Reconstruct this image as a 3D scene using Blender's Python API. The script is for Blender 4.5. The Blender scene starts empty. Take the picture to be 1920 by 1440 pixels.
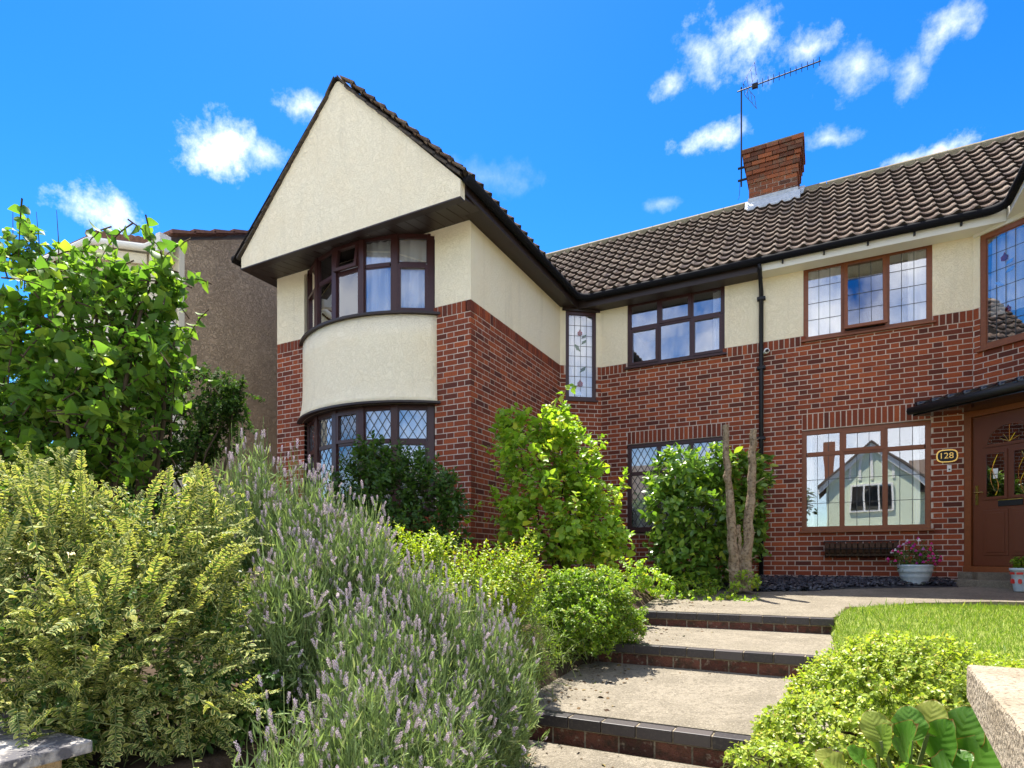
import bpy, math, random
import numpy as np
from math import sin, cos, tan, pi, radians, sqrt, atan2
from mathutils import Vector, Matrix

# ------------------------------------------------------------------ camera, sky, sun
scene = bpy.context.scene
C = scene.collection
ZC = 1.5                     # camera height above the street; the scene is laid out relative to eye level and lifted by ZC at the end
TH = radians(27.5)           # camera yaw to the left of the facade normal (+Y)
FPX, YH = 1124.0, 1050.0     # focal length in photo pixels (1920 wide) and horizon row
cd = bpy.data.cameras.new('camera'); cam = bpy.data.objects.new('camera', cd); C.objects.link(cam)
cam.location = (0, 0, ZC); cam.rotation_euler = (pi/2, 0, TH)
cd.sensor_fit = 'HORIZONTAL'; cd.sensor_width = 36.0; cd.lens = 36.0*FPX/1920
cd.shift_y = (YH-720)/1920; cd.clip_start = 0.05; cd.clip_end = 2000
scene.camera = cam
SUN_EL, SUN_AZ = radians(67), radians(43)     # azimuth measured from +Y towards -X
sun_dir = Vector((-sin(SUN_AZ)*cos(SUN_EL), cos(SUN_AZ)*cos(SUN_EL), sin(SUN_EL)))
sd = bpy.data.lights.new('sun', 'SUN'); sun = bpy.data.objects.new('sun', sd); C.objects.link(sun)
sd.energy = 5.0; sd.angle = radians(0.53); sd.color = (1.0, 0.95, 0.86)
sun.rotation_euler = sun_dir.to_track_quat('Z', 'Y').to_euler(); sun.location = (0, 0, 30)
vs = scene.view_settings
vs.view_transform = 'Standard'; vs.look = 'None'; vs.gamma = 1.0; vs.use_curve_mapping = False
vs.exposure = 1.45
SKY_STRENGTH = 0.080

def ray(px, py):
    a = (px-960)/FPX
    return Vector((a*cos(TH)-sin(TH), a*sin(TH)+cos(TH), (YH-py)/FPX))
def at(px, py, depth):       # a point at a given distance along the view axis
    return ray(px, py)*depth
def project(p):
    d = -p[0]*sin(TH)+p[1]*cos(TH); l = p[0]*cos(TH)+p[1]*sin(TH)
    return 960+FPX*l/d, YH-FPX*p[2]/d, d

def build_world():
    w = bpy.data.worlds.new('World'); scene.world = w; w.use_nodes = True
    nt = w.node_tree; N = nt.nodes; L = nt.links
    for n in list(N): N.remove(n)
    out = N.new('ShaderNodeOutputWorld'); bg = N.new('ShaderNodeBackground'); bg.inputs[1].default_value = SKY_STRENGTH
    sky = N.new('ShaderNodeTexSky'); sky.sky_type = 'NISHITA'; sky.sun_disc = False
    sky.sun_elevation = SUN_EL; sky.sun_rotation = -SUN_AZ
    sky.altitude = 50; sky.air_density = 1.0; sky.dust_density = 0.15; sky.ozone_density = 2.5
    hs = N.new('ShaderNodeHueSaturation'); hs.inputs['Saturation'].default_value = 1.36; hs.inputs['Value'].default_value = 0.74; hs.inputs['Hue'].default_value = 0.496
    L.new(sky.outputs[0], hs.inputs['Color'])
    gm = N.new('ShaderNodeGamma'); gm.inputs[1].default_value = 1.42; L.new(hs.outputs[0], gm.inputs[0])
    tc = N.new('ShaderNodeTexCoord')
    def m(op, a, b=None, clamp=False):
        n = N.new('ShaderNodeMath'); n.operation = op; n.use_clamp = clamp
        for i, v in enumerate((a, b)):
            if v is None: continue
            if isinstance(v, (int, float)): n.inputs[i].default_value = v
            else: L.new(v, n.inputs[i])
        return n.outputs[0]
    def dot(v):
        n = N.new('ShaderNodeVectorMath'); n.operation = 'DOT_PRODUCT'
        L.new(tc.outputs['Generated'], n.inputs[0]); n.inputs[1].default_value = v
        return n.outputs['Value']
    def noise(scale, detail, rough, dist=0.0):
        n = N.new('ShaderNodeTexNoise'); n.inputs['Scale'].default_value = scale; n.inputs['Detail'].default_value = detail
        n.inputs['Roughness'].default_value = rough; n.inputs['Distortion'].default_value = dist
        L.new(tc.outputs['Generated'], n.inputs['Vector'])
        return n.outputs[0]
    big = noise(13, 7, 0.62, 0.3); fine = noise(34, 6, 0.6, 0.2)
    nz = m('ADD', m('MULTIPLY', m('SUBTRACT', big, 0.5), 2.6), m('MULTIPLY', m('SUBTRACT', fine, 0.5), 1.0))
    wn = N.new('ShaderNodeTexNoise'); wn.inputs['Scale'].default_value = 11; wn.inputs['Detail'].default_value = 8; wn.inputs['Roughness'].default_value = 0.66
    L.new(tc.outputs['Generated'], wn.inputs['Vector'])
    sx = N.new('ShaderNodeSeparateColor'); L.new(wn.outputs[1], sx.inputs[0])
    wa = m('MULTIPLY', m('SUBTRACT', sx.outputs[0], 0.5), 3.6); wb = m('MULTIPLY', m('SUBTRACT', sx.outputs[1], 0.5), 3.6)
    total = None
    clouds = [(400,278,108,52,1.0),(500,300,60,30,.6),(565,205,60,42,.8),(195,392,95,38,.95),(1370,95,105,72,.75),(1300,130,60,50,.6),
              (1240,162,38,22,.55),(1530,88,70,38,.7),(1600,140,75,42,.5),(1765,58,62,48,.6),(1705,125,40,45,.45),(1330,260,75,28,.75),
              (1555,256,55,22,.5),(1742,283,75,28,.85),(1240,385,42,16,.25),(900,330,150,40,.12)]
    for px, py, rx, ry, amt in clouds:
        c = ray(px, py).normalized()
        r = c.cross(Vector((0, 0, 1))).normalized(); u = r.cross(c)
        k = c.length/ray(px, py).length
        a = m('ADD', wa, m('MULTIPLY', dot(r), FPX/rx*ray(px, py).length))
        b = m('ADD', wb, m('MULTIPLY', dot(u), FPX/ry*ray(px, py).length))
        q = m('SUBTRACT', 1.0, m('SQRT', m('ADD', m('MULTIPLY', a, a), m('MULTIPLY', b, b))))
        f = m('MULTIPLY', m('GREATER_THAN', dot(c), 0.2), m('MULTIPLY', m('ADD', m('ADD', q, m('MULTIPLY', nz, .45)), -0.06), 0.95, True))
        f = m('MULTIPLY', m('POWER', f, 1.35), amt*.92)
        total = f if total is None else m('MAXIMUM', total, f)
    # unseen clouds outside the frame, made denser to brighten the shaded facade
    vc = ray(960, 420).normalized()
    outside = m('MULTIPLY', m('SUBTRACT', 0.62, dot(vc)), 6.0, True)
    sc = m('MULTIPLY', m('ADD', m('SUBTRACT', noise(3.2, 8, 0.62, 0.4), 0.41), 0.0), 5.0, True)
    up = m('MULTIPLY', dot(Vector((0, 0, 1))), 8.0, True)
    total = m('MAXIMUM', total, m('MULTIPLY', m('MULTIPLY', m('MULTIPLY', sc, outside), up), 0.85))
    mix = N.new('ShaderNodeMix'); mix.data_type = 'RGBA'
    L.new(total, mix.inputs['Factor']); L.new(gm.outputs[0], mix.inputs['A'])
    mix.inputs['B'].default_value = (10.5, 10.5, 10.7, 1)
    L.new(mix.outputs['Result'], bg.inputs[0]); L.new(bg.outputs[0], out.inputs[0])
build_world()

rng = np.random.default_rng(7); random.seed(7)

# ------------------------------------------------------------------ materials
MATS = {}
def mat(name, color, rough=0.6, spec=0.3, ramp=None, noise=None, bump=None, metal=0.0, translucent=None, rand=None, coat=0.0, obj_coord=True):
    """color: base; ramp: list of (pos,col) driven by per-piece random; noise: (scale, amount, col) blended over; bump: (scale, strength, detail)"""
    m = bpy.data.materials.new(name); m.use_nodes = True; nt = m.node_tree; N = nt.nodes; L = nt.links
    b = N['Principled BSDF']; b.inputs['Roughness'].default_value = rough; b.inputs['Specular IOR Level'].default_value = spec
    b.inputs['Metallic'].default_value = metal; b.inputs['Coat Weight'].default_value = coat
    geo = N.new('ShaderNodeNewGeometry'); tc = N.new('ShaderNodeTexCoord')
    pos = geo.outputs['Position']
    col = None
    if ramp:
        oi = N.new('ShaderNodeObjectInfo')
        ad = N.new('ShaderNodeMath'); ad.operation = 'ADD'; L.new(geo.outputs['Random Per Island'], ad.inputs[0]); L.new(oi.outputs['Random'], ad.inputs[1])
        fr = N.new('ShaderNodeMath'); fr.operation = 'FRACT'; L.new(ad.outputs[0], fr.inputs[0])
        cr = N.new('ShaderNodeValToRGB'); els = cr.color_ramp.elements
        while len(els) < len(ramp): els.new(0.5)
        for e, (p, c) in zip(els, ramp): e.position = p; e.color = (*c, 1)
        L.new(fr.outputs[0], cr.inputs[0]); col = cr.outputs[0]
    if noise:
        for (sc, lo, hi, c2) in (noise if isinstance(noise, list) else [noise]):
            nz = N.new('ShaderNodeTexNoise'); nz.inputs['Scale'].default_value = sc; nz.inputs['Detail'].default_value = 6; nz.inputs['Roughness'].default_value = 0.62
            L.new(pos, nz.inputs['Vector'])
            mr = N.new('ShaderNodeMapRange'); mr.inputs['From Min'].default_value = lo; mr.inputs['From Max'].default_value = hi; mr.clamp = True
            L.new(nz.outputs[0], mr.inputs['Value'])
            mx = N.new('ShaderNodeMix'); mx.data_type = 'RGBA'; L.new(mr.outputs[0], mx.inputs['Factor'])
            if col is None: mx.inputs['A'].default_value = (*color, 1)
            else: L.new(col, mx.inputs['A'])
            mx.inputs['B'].default_value = (*c2, 1); col = mx.outputs['Result']
    if col is None: b.inputs['Base Color'].default_value = (*color, 1)
    else: L.new(col, b.inputs['Base Color'])
    if bump:
        nz = N.new('ShaderNodeTexNoise'); nz.inputs['Scale'].default_value = bump[0]; nz.inputs['Detail'].default_value = bump[2]; nz.inputs['Distortion'].default_value = bump[3] if len(bump) > 3 else 0
        L.new(pos, nz.inputs['Vector'])
        bp = N.new('ShaderNodeBump'); bp.inputs['Strength'].default_value = bump[1]; bp.inputs['Distance'].default_value = 0.02
        L.new(nz.outputs[0], bp.inputs['Height']); L.new(bp.outputs[0], b.inputs['Normal'])
    if translucent:
        tr = N.new('ShaderNodeBsdfTranslucent'); mx = N.new('ShaderNodeMixShader'); mx.inputs[0].default_value = translucent[0]
        tint = N.new('ShaderNodeMix'); tint.data_type = 'RGBA'; tint.blend_type = 'MULTIPLY'; tint.inputs['Factor'].default_value = 1
        if col is None: tint.inputs['A'].default_value = (*color, 1)
        else: L.new(col, tint.inputs['A'])
        tint.inputs['B'].default_value = (*translucent[1], 1)
        L.new(tint.outputs['Result'], tr.inputs[0]); L.new(b.outputs[0], mx.inputs[1]); L.new(tr.outputs[0], mx.inputs[2])
        L.new(mx.outputs[0], N['Material Output'].inputs[0])
    MATS[name] = m
    return m

BR = [(0,(.105,.034,.024)),(.10,(.165,.044,.026)),(.45,(.245,.058,.028)),(.8,(.31,.074,.031)),(.95,(.40,.098,.036)),(1,(.16,.047,.032))]
mat('brick', (.2,.06,.04), .85, .2, ramp=BR, noise=(60,.5,.8,(.12,.035,.024)), bump=(160,.25,3))
mat('chimney_brick', (.2,.06,.04), .9, .2, ramp=[(0,(.10,.045,.03)),(.5,(.24,.075,.035)),(.85,(.36,.11,.045)),(1,(.16,.09,.06))], noise=(9,.5,.75,(.16,.12,.08)), bump=(120,.3,3))
mat('mortar', (.66,.54,.45), .95, .1, noise=[(40,.4,.7,(.52,.41,.34)),(2.5,.5,.75,(.42,.32,.26))])
def stucco_mat(name, c, c2, bumpk):
    m = mat(name, c, .95, .1, noise=[(2.0,.42,.75,c2),(60,.6,.75,tuple(x*.93 for x in c))])
    nt = m.node_tree; N = nt.nodes; L = nt.links; b = N['Principled BSDF']
    geo = N.new('ShaderNodeNewGeometry')
    wv = N.new('ShaderNodeTexVoronoi'); wv.feature = 'DISTANCE_TO_EDGE'; wv.inputs['Scale'].default_value = 16
    nz = N.new('ShaderNodeTexNoise'); nz.inputs['Scale'].default_value = 9; nz.inputs['Detail'].default_value = 4
    vm = N.new('ShaderNodeVectorMath'); vm.operation = 'MULTIPLY_ADD'; vm.inputs[1].default_value = (.35,.35,.35)
    L.new(geo.outputs['Position'], nz.inputs['Vector']); L.new(nz.outputs[1], vm.inputs[0]); L.new(geo.outputs['Position'], vm.inputs[2])
    L.new(vm.outputs[0], wv.inputs['Vector'])
    mr = N.new('ShaderNodeMapRange'); mr.inputs['From Max'].default_value = .09; L.new(wv.outputs['Distance'], mr.inputs['Value'])
    n2 = N.new('ShaderNodeTexNoise'); n2.inputs['Scale'].default_value = 70; n2.inputs['Detail'].default_value = 5; L.new(geo.outputs['Position'], n2.inputs['Vector'])
    ad = N.new('ShaderNodeMath'); ad.operation = 'ADD'; L.new(mr.outputs[0], ad.inputs[0]); L.new(n2.outputs[0], ad.inputs[1])
    mp = N.new('ShaderNodeMapping'); mp.inputs['Scale'].default_value = (7,7,.7); L.new(geo.outputs['Position'], mp.inputs[0])
    n3 = N.new('ShaderNodeTexNoise'); n3.inputs['Scale'].default_value = 1; n3.inputs['Detail'].default_value = 5; L.new(mp.outputs[0], n3.inputs['Vector'])
    m3 = N.new('ShaderNodeMapRange'); m3.inputs['From Min'].default_value = .56; m3.inputs['From Max'].default_value = .78; m3.inputs['To Max'].default_value = .3; L.new(n3.outputs[0], m3.inputs['Value'])
    x3 = N.new('ShaderNodeMix'); x3.data_type = 'RGBA'; L.new(m3.outputs[0], x3.inputs['Factor']); L.new(b.inputs['Base Color'].links[0].from_socket, x3.inputs['A']); x3.inputs['B'].default_value = tuple(q*.62 for q in c2)+(1,)
    L.new(x3.outputs['Result'], b.inputs['Base Color'])
    bp = N.new('ShaderNodeBump'); bp.inputs['Strength'].default_value = bumpk; bp.inputs['Distance'].default_value = .008
    L.new(ad.outputs[0], bp.inputs['Height']); L.new(bp.outputs[0], b.inputs['Normal'])
stucco_mat('cream_render', (.97,.86,.63), (.96,.83,.585), .6)
stucco_mat('brown_render', (.62,.45,.29), (.50,.355,.225), 1.3)
mat('dark_frame', (.045,.014,.013), .35, .4, noise=(30,.4,.8,(.06,.02,.016)))
mat('brown_frame', (.215,.066,.022), .4, .4, noise=(25,.4,.8,(.27,.086,.028)))
mat('soffit', (.030,.018,.015), .45, .4)
mat('black_plastic', (.012,.012,.014), .5, .35)
mat('gutter_black', (.012,.012,.014), .85, .08)
mat('white_paint', (.8,.77,.68), .5, .3)
mat('cream_clad', (.78,.70,.52), .6, .3)
mat('door_brown', (.14,.040,.016), .4, .4, bump=(80,.08,3))
mat('brass', (.65,.42,.12), .25, .5, metal=1.0)
mat('white_plastic', (.8,.8,.8), .35, .5)
mat('lead', (.07,.07,.075), .5, .4)
mat('lead_flash', (.42,.45,.48), .6, .3, noise=(18,.4,.7,(.6,.62,.64)))
mat('curtain', (.93,.92,.90), .9, .1, translucent=(.12,(1,1,1)))
mat('room', (.18,.16,.14), .9, .1)
TL = [(0,(.15,.095,.07)),(.3,(.24,.15,.105)),(.55,(.33,.22,.15)),(.8,(.42,.30,.21)),(1,(.19,.13,.11))]
mat('roof_tile', (.2,.12,.08), .8, .25, ramp=TL, noise=[(14,.47,.72,(.46,.36,.25)),(45,.55,.8,(.06,.045,.04))], bump=(90,.3,3))
mat('tile_lip_shade', (.040,.032,.027), .9, .1, noise=(30,.5,.75,(.11,.085,.06)))  # deep shadow at the tile lips, painted as a dark front face
mat('verge_tile', (.05,.042,.036), .8, .2, noise=(20,.4,.7,(.12,.09,.06)))
mat('terracotta', (.24,.12,.08), .8, .2, noise=(20,.4,.7,(.14,.07,.05)))
mat('dark_deck', (.02,.016,.014), .9, .1)
mat('ridge', (.20,.16,.10), .85, .2, noise=(15,.4,.75,(.32,.28,.17)))
mat('black_tile', (.010,.011,.014), .12, .6)
mat('concrete', (.265,.23,.175), .9, .15, noise=[(26,.48,.62,(.18,.155,.115)),(3,.42,.62,(.185,.16,.12)),(70,.52,.7,(.35,.30,.23)),(160,.58,.72,(.22,.18,.13))], bump=(60,.9,6,1.5))
mat('engineering_brick', (.05,.045,.05), .45, .4, ramp=[(0,(.030,.026,.028)),(.6,(.055,.046,.046)),(1,(.085,.07,.066))], noise=(60,.5,.8,(.10,.085,.07)))
mat('step_brick', (.16,.06,.04), .9, .2, ramp=[(0,(.08,.035,.026)),(.5,(.13,.048,.032)),(1,(.17,.07,.045))], noise=[(14,.45,.7,(.05,.038,.024)),(22,.58,.72,(.30,.24,.17))], bump=(70,.6,4))
mat('step_mortar', (.30,.25,.18), .95, .1, noise=(20,.4,.7,(.12,.10,.06)))
mat('soil', (.075,.052,.034), .95, .1, noise=(12,.4,.7,(.045,.03,.02)), bump=(40,.6,5))
mat('asphalt', (.06,.06,.06), .9, .2, noise=(80,.4,.7,(.09,.09,.088)))
mat('paving', (.50,.46,.40), .9, .2, noise=(5,.4,.7,(.42,.39,.34)))
mat('slate_chip', (.03,.033,.042), .4, .4, ramp=[(0,(.020,.022,.030)),(.7,(.045,.048,.06)),(.97,(.09,.095,.11)),(1,(.3,.25,.22))])
mat('stone_cap', (.37,.31,.23), .9, .15, noise=[(8,.42,.7,(.29,.235,.165)),(120,.52,.66,(.17,.13,.085))], bump=(110,.7,4))
mat('slab_cap', (.42,.39,.35), .85, .2, noise=[(9,.40,.56,(.10,.095,.10)),(50,.6,.7,(.5,.45,.36))], bump=(60,.4,4))
mat('pier_stone', (.42,.30,.16), .9, .15, noise=(10,.4,.7,(.32,.22,.12)), bump=(60,.6,4))
mat('bark', (.26,.19,.125), .95, .1, noise=[(9,.4,.7,(.36,.28,.20)),(30,.48,.66,(.11,.075,.048))], bump=(35,1.0,5))
mat('twig', (.075,.055,.035), .9, .1)
mat('green_twig', (.16,.19,.07), .8, .1)
mat('wicker', (.055,.026,.014), .7, .3, noise=(20,.4,.7,(.09,.045,.022)))
mat('pot_glaze', (.42,.52,.58), .3, .5, noise=(14,.45,.7,(.58,.64,.66)))
mat('pink_petal', (.55,.03,.16), .6, .2, ramp=[(0,(.50,.02,.14)),(.5,(.62,.05,.25)),(.8,(.35,.03,.30)),(1,(.75,.72,.72))], translucent=(.3,(1,1,1)))
mat('red_paint', (.6,.04,.03), .4, .4)
mat('green_wall', (.62,.68,.50), .9, .1)
mat('grey_tile', (.12,.09,.07), .8, .2)
mat('car_paint', (.3,.32,.35), .3, .5)

def leaf_mat(name, ramp, tr=.35, rough=.45, spec=.35, margin=None, vein=None, tint=(1.5,1.6,.7)):
    m = mat(name, (0,0,0), rough, spec, ramp=ramp, translucent=(tr, tint))
    if margin:
        nt = m.node_tree; N = nt.nodes; L = nt.links
        uv = N.new('ShaderNodeUVMap'); sp = N.new('ShaderNodeSeparateXYZ'); L.new(uv.outputs[0], sp.inputs[0])
        mr = N.new('ShaderNodeMapRange'); mr.inputs['From Min'].default_value = margin[0]; mr.inputs['From Max'].default_value = margin[1]; L.new(sp.outputs[0], mr.inputs['Value'])
        b = N['Principled BSDF']; src = b.inputs['Base Color'].links[0].from_socket
        mx = N.new('ShaderNodeMix'); mx.data_type = 'RGBA'; L.new(mr.outputs[0], mx.inputs['Factor']); L.new(src, mx.inputs['A']); mx.inputs['B'].default_value = (*margin[2], 1)
        L.new(mx.outputs['Result'], b.inputs['Base Color'])
        for n in N:
            if n.type == 'MIX' and n.blend_type == 'MULTIPLY': L.new(mx.outputs['Result'], n.inputs['A'])
    return m
leaf_mat('heart_leaf', [(0,(.07,.155,.026)),(.5,(.12,.225,.032)),(.85,(.19,.30,.04)),(1,(.28,.36,.05))], .52, rough=.5, spec=.25)
leaf_mat('yew_leaf', [(0,(.025,.058,.014)),(.6,(.048,.10,.02)),(1,(.10,.17,.026))], .3, rough=.7, spec=.1)
leaf_mat('varieg_leaf', [(0,(.06,.12,.03)),(.6,(.11,.19,.04)),(.88,(.22,.29,.055)),(1,(.48,.46,.09))], .35, rough=.6, spec=.18, margin=(.42,.74,(.58,.555,.20)), tint=(1.2,1.2,.6))
leaf_mat('varieg_young', [(0,(.22,.25,.04)),(1,(.36,.34,.07))], .35, tint=(1.2,1.2,.6))
leaf_mat('lavender_leaf', [(0,(.16,.23,.085)),(.5,(.24,.33,.12)),(.85,(.31,.40,.14)),(1,(.38,.40,.18))], .25, rough=.7, spec=.15, tint=(1.2,1.3,.7))
leaf_mat('lavender_flower', [(0,(.46,.37,.43)),(.5,(.56,.47,.51)),(.8,(.63,.56,.53)),(1,(.46,.37,.58))], .2, rough=.8, spec=.1, tint=(1.1,1,1.1))
leaf_mat('golden_leaf', [(0,(.16,.26,.02)),(.5,(.28,.37,.026)),(.9,(.40,.44,.035)),(1,(.46,.36,.05))], .42)
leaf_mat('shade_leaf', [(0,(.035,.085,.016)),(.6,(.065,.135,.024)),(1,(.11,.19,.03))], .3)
leaf_mat('bush_leaf', [(0,(.16,.29,.028)),(.5,(.25,.39,.036)),(.85,(.37,.48,.045)),(1,(.50,.48,.06))], .42)
leaf_mat('low_leaf', [(0,(.11,.20,.022)),(.5,(.19,.30,.03)),(.9,(.30,.39,.04)),(1,(.36,.34,.06))], .4)
leaf_mat('laurel_leaf', [(0,(.09,.18,.03)),(.5,(.14,.26,.038)),(.85,(.23,.36,.046)),(1,(.38,.46,.055))], .3, rough=.3, spec=.5)
leaf_mat('mound_leaf', [(0,(.20,.29,.03)),(.5,(.32,.40,.045)),(.9,(.44,.48,.08)),(1,(.46,.36,.08))], .38, rough=.4)
leaf_mat('bergenia_leaf', [(0,(.075,.18,.025)),(.5,(.11,.24,.03)),(.85,(.17,.29,.035)),(1,(.30,.32,.06))], .5, rough=.4, spec=.35, margin=(.95,1.0,(.26,.09,.03)))
def veins():
    m = MATS['bergenia_leaf']; N = m.node_tree.nodes; L = m.node_tree.links; uv = N.new('ShaderNodeUVMap'); sp = N.new('ShaderNodeSeparateXYZ'); L.new(uv.outputs[0], sp.inputs[0])
    a = N.new('ShaderNodeMath'); a.operation = 'MULTIPLY'; a.inputs[1].default_value = 44.0; L.new(sp.outputs[1], a.inputs[0])
    c = N.new('ShaderNodeMath'); c.operation = 'COSINE'; L.new(a.outputs[0], c.inputs[0])
    r = N.new('ShaderNodeMapRange'); r.inputs['From Min'].default_value = .86; r.inputs['To Max'].default_value = .14; L.new(c.outputs[0], r.inputs['Value'])
    b = N['Principled BSDF']; src = b.inputs['Base Color'].links[0].from_socket; x = N.new('ShaderNodeMix'); x.data_type = 'RGBA'; L.new(r.outputs[0], x.inputs['Factor']); L.new(src, x.inputs['A']); x.inputs['B'].default_value = (.32,.44,.12,1)
    L.new(x.outputs['Result'], b.inputs['Base Color'])
    bp = N.new('ShaderNodeBump'); bp.inputs['Strength'].default_value = .18; bp.inputs['Distance'].default_value = .004; bp.invert = True; L.new(c.outputs[0], bp.inputs['Height']); L.new(bp.outputs[0], b.inputs['Normal'])
veins()
leaf_mat('grass', [(0,(.11,.19,.024)),(.5,(.18,.28,.032)),(.9,(.26,.33,.05)),(1,(.36,.33,.12))], .35, rough=.6)
leaf_mat('tree_far', [(0,(.03,.06,.015)),(1,(.08,.12,.03))], .3)

def glass_mat(name, base, tintc=(1,1,1), boost=2.2):
    m = bpy.data.materials.new(name); m.use_nodes = True; nt = m.node_tree; N = nt.nodes; L = nt.links
    for n in list(N):
        if n.type != 'OUTPUT_MATERIAL': N.remove(n)
    out = [n for n in N if n.type == 'OUTPUT_MATERIAL'][0]
    t = N.new('ShaderNodeBsdfTransparent'); t.inputs[0].default_value = (*tintc, 1)
    g = N.new('ShaderNodeBsdfGlossy'); g.inputs['Roughness'].default_value = .004; g.inputs[0].default_value = (.97,.98,1,1)
    f = N.new('ShaderNodeFresnel'); f.inputs[0].default_value = 1.5
    geo = N.new('ShaderNodeNewGeometry'); nz = N.new('ShaderNodeTexNoise'); nz.inputs['Scale'].default_value = 1.6; nz.inputs['Detail'].default_value = 1
    L.new(geo.outputs['Position'], nz.inputs['Vector'])
    bp = N.new('ShaderNodeBump'); bp.inputs['Strength'].default_value = .06; bp.inputs['Distance'].default_value = .02
    L.new(nz.outputs[0], bp.inputs['Height']); L.new(bp.outputs[0], g.inputs['Normal'])
    ma = N.new('ShaderNodeMath'); ma.operation = 'MULTIPLY_ADD'; ma.use_clamp = True; ma.inputs[1].default_value = boost; ma.inputs[2].default_value = base
    L.new(f.outputs[0], ma.inputs[0])
    mx = N.new('ShaderNodeMixShader'); L.new(ma.outputs[0], mx.inputs[0]); L.new(t.outputs[0], mx.inputs[1]); L.new(g.outputs[0], mx.inputs[2])
    L.new(mx.outputs[0], out.inputs[0]); MATS[name] = m
glass_mat('glass', .14)
glass_mat('glass_net', .06, boost=2.6)
glass_mat('glass_dark', .12, (.5,.5,.5), 1.2)
glass_mat('stain_red', .06, (.55,.05,.06), 1.0)
glass_mat('stain_pink', .08, (.75,.25,.32), 1.0)
glass_mat('stain_green', .06, (.15,.35,.15), 1.0)
glass_mat('stain_white', .25, (.7,.72,.72), 1.0)

# ------------------------------------------------------------------ mesh helpers
class Fr:
    """a vertical wall frame: u along the wall (to the right as seen from outside), z up, d outwards"""
    def __init__(s, O, U):
        l = sqrt(U[0]**2+U[1]**2); s.O = O; s.U = (U[0]/l, U[1]/l); s.N = (s.U[1], -s.U[0])
    def P(s, u, z, d=0.0):
        return (s.O[0]+s.U[0]*u+s.N[0]*d, s.O[1]+s.U[1]*u+s.N[1]*d, z)
class MB:
    def __init__(s): s.v = []; s.f = []; s.smooth = False
    def hexa(s, p):     # 8 points, bottom ring then top ring
        b = len(s.v); s.v += [tuple(q) for q in p]
        s.f += [(b,b+3,b+2,b+1),(b+4,b+5,b+6,b+7),(b,b+1,b+5,b+4),(b+1,b+2,b+6,b+5),(b+2,b+3,b+7,b+6),(b+3,b,b+4,b+7)]
        return s
    def box(s, x0, x1, y0, y1, z0, z1):
        return s.hexa([(x0,y0,z0),(x1,y0,z0),(x1,y1,z0),(x0,y1,z0),(x0,y0,z1),(x1,y0,z1),(x1,y1,z1),(x0,y1,z1)])
    def ob(s, fr, u0, u1, z0, z1, d0, d1, t=0.0, zt=0.0):   # t: outward lean below height zt
        def q(u, z, d): return fr.P(u, z, d+(zt-z)*t)
        return s.hexa([q(u0,z0,d1),q(u1,z0,d1),q(u1,z0,d0),q(u0,z0,d0),q(u0,z1,d1),q(u1,z1,d1),q(u1,z1,d0),q(u0,z1,d0)])
    def poly(s, pts):
        b = len(s.v); s.v += [tuple(p) for p in pts]; s.f.append(tuple(range(b, b+len(pts)))); return s
    def extrude(s, pts, vec):
        b = len(s.v); n = len(pts); s.v += [tuple(p) for p in pts]; s.v += [tuple(Vector(p)+Vector(vec)) for p in pts]
        s.f.append(tuple(range(b, b+n))); s.f.append(tuple(range(b+2*n-1, b+n-1, -1)))
        for i in range(n): j = (i+1) % n; s.f.append((b+j, b+i, b+n+i, b+n+j))
        return s
    def tube(s, pts, r, n=6, cap=True):
        pts = [Vector(p) for p in pts]; b0 = len(s.v); rs = r if isinstance(r, (list, tuple)) else [r]*len(pts)
        for i, p in enumerate(pts):
            t = (pts[min(i+1, len(pts)-1)]-pts[max(i-1, 0)]).normalized()
            a = t.cross(Vector((0,0,1)) if abs(t.z) < .95 else Vector((1,0,0))).normalized(); c = t.cross(a)
            for k in range(n): q = 2*pi*k/n; s.v.append(tuple(p+(a*cos(q)+c*sin(q))*rs[i]))
        for i in range(len(pts)-1):
            for k in range(n):
                j = (k+1) % n; s.f.append((b0+i*n+k, b0+i*n+j, b0+(i+1)*n+j, b0+(i+1)*n+k))
        if cap:
            s.f.append(tuple(range(b0+n-1, b0-1, -1))); e = b0+(len(pts)-1)*n; s.f.append(tuple(range(e, e+n)))
        return s
    def lathe(s, prof, c, n=24):
        b = len(s.v)
        for r, z in prof:
            for k in range(n): a = 2*pi*k/n; s.v.append((c[0]+r*cos(a), c[1]+r*sin(a), c[2]+z))
        for i in range(len(prof)-1):
            for k in range(n): j = (k+1) % n; s.f.append((b+i*n+k, b+i*n+j, b+(i+1)*n+j, b+(i+1)*n+k))
        return s
    def mesh(s, name, m):
        me = bpy.data.meshes.new(name); me.from_pydata(s.v, [], s.f); me.materials.append(MATS[m])
        if s.smooth: me.polygons.foreach_set('use_smooth', [True]*len(me.polygons))
        me.update(); return me
    def build(s, name, m, parent=None, bevel=0.0):
        o = link(name, s.mesh(name, m), parent)
        if bevel:
            md = o.modifiers.new('bevel', 'BEVEL'); md.width = bevel; md.segments = 2; md.limit_method = 'ANGLE'
        return o
TOPS = []
def link(name, data, parent=None):
    o = bpy.data.objects.new(name, data); C.objects.link(o)
    if parent is None: TOPS.append(o)
    else:
        o.parent = parent
        if parent.type == 'EMPTY' and parent.parent is None: o.matrix_parent_inverse = Matrix.Translation(-Vector(parent.location))
    return o
def tag(o, label=None, cat=None, group=None, kind=None):
    if label: o['label'] = label
    if cat: o['category'] = cat
    if group: o['group'] = group
    if kind: o['kind'] = kind
    return o
def thing(name, label, cat, loc, group=None):
    o = bpy.data.objects.new(name, None); C.objects.link(o); o.location = loc; o.empty_display_size = .2; TOPS.append(o)
    return tag(o, label, cat, group)
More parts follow.
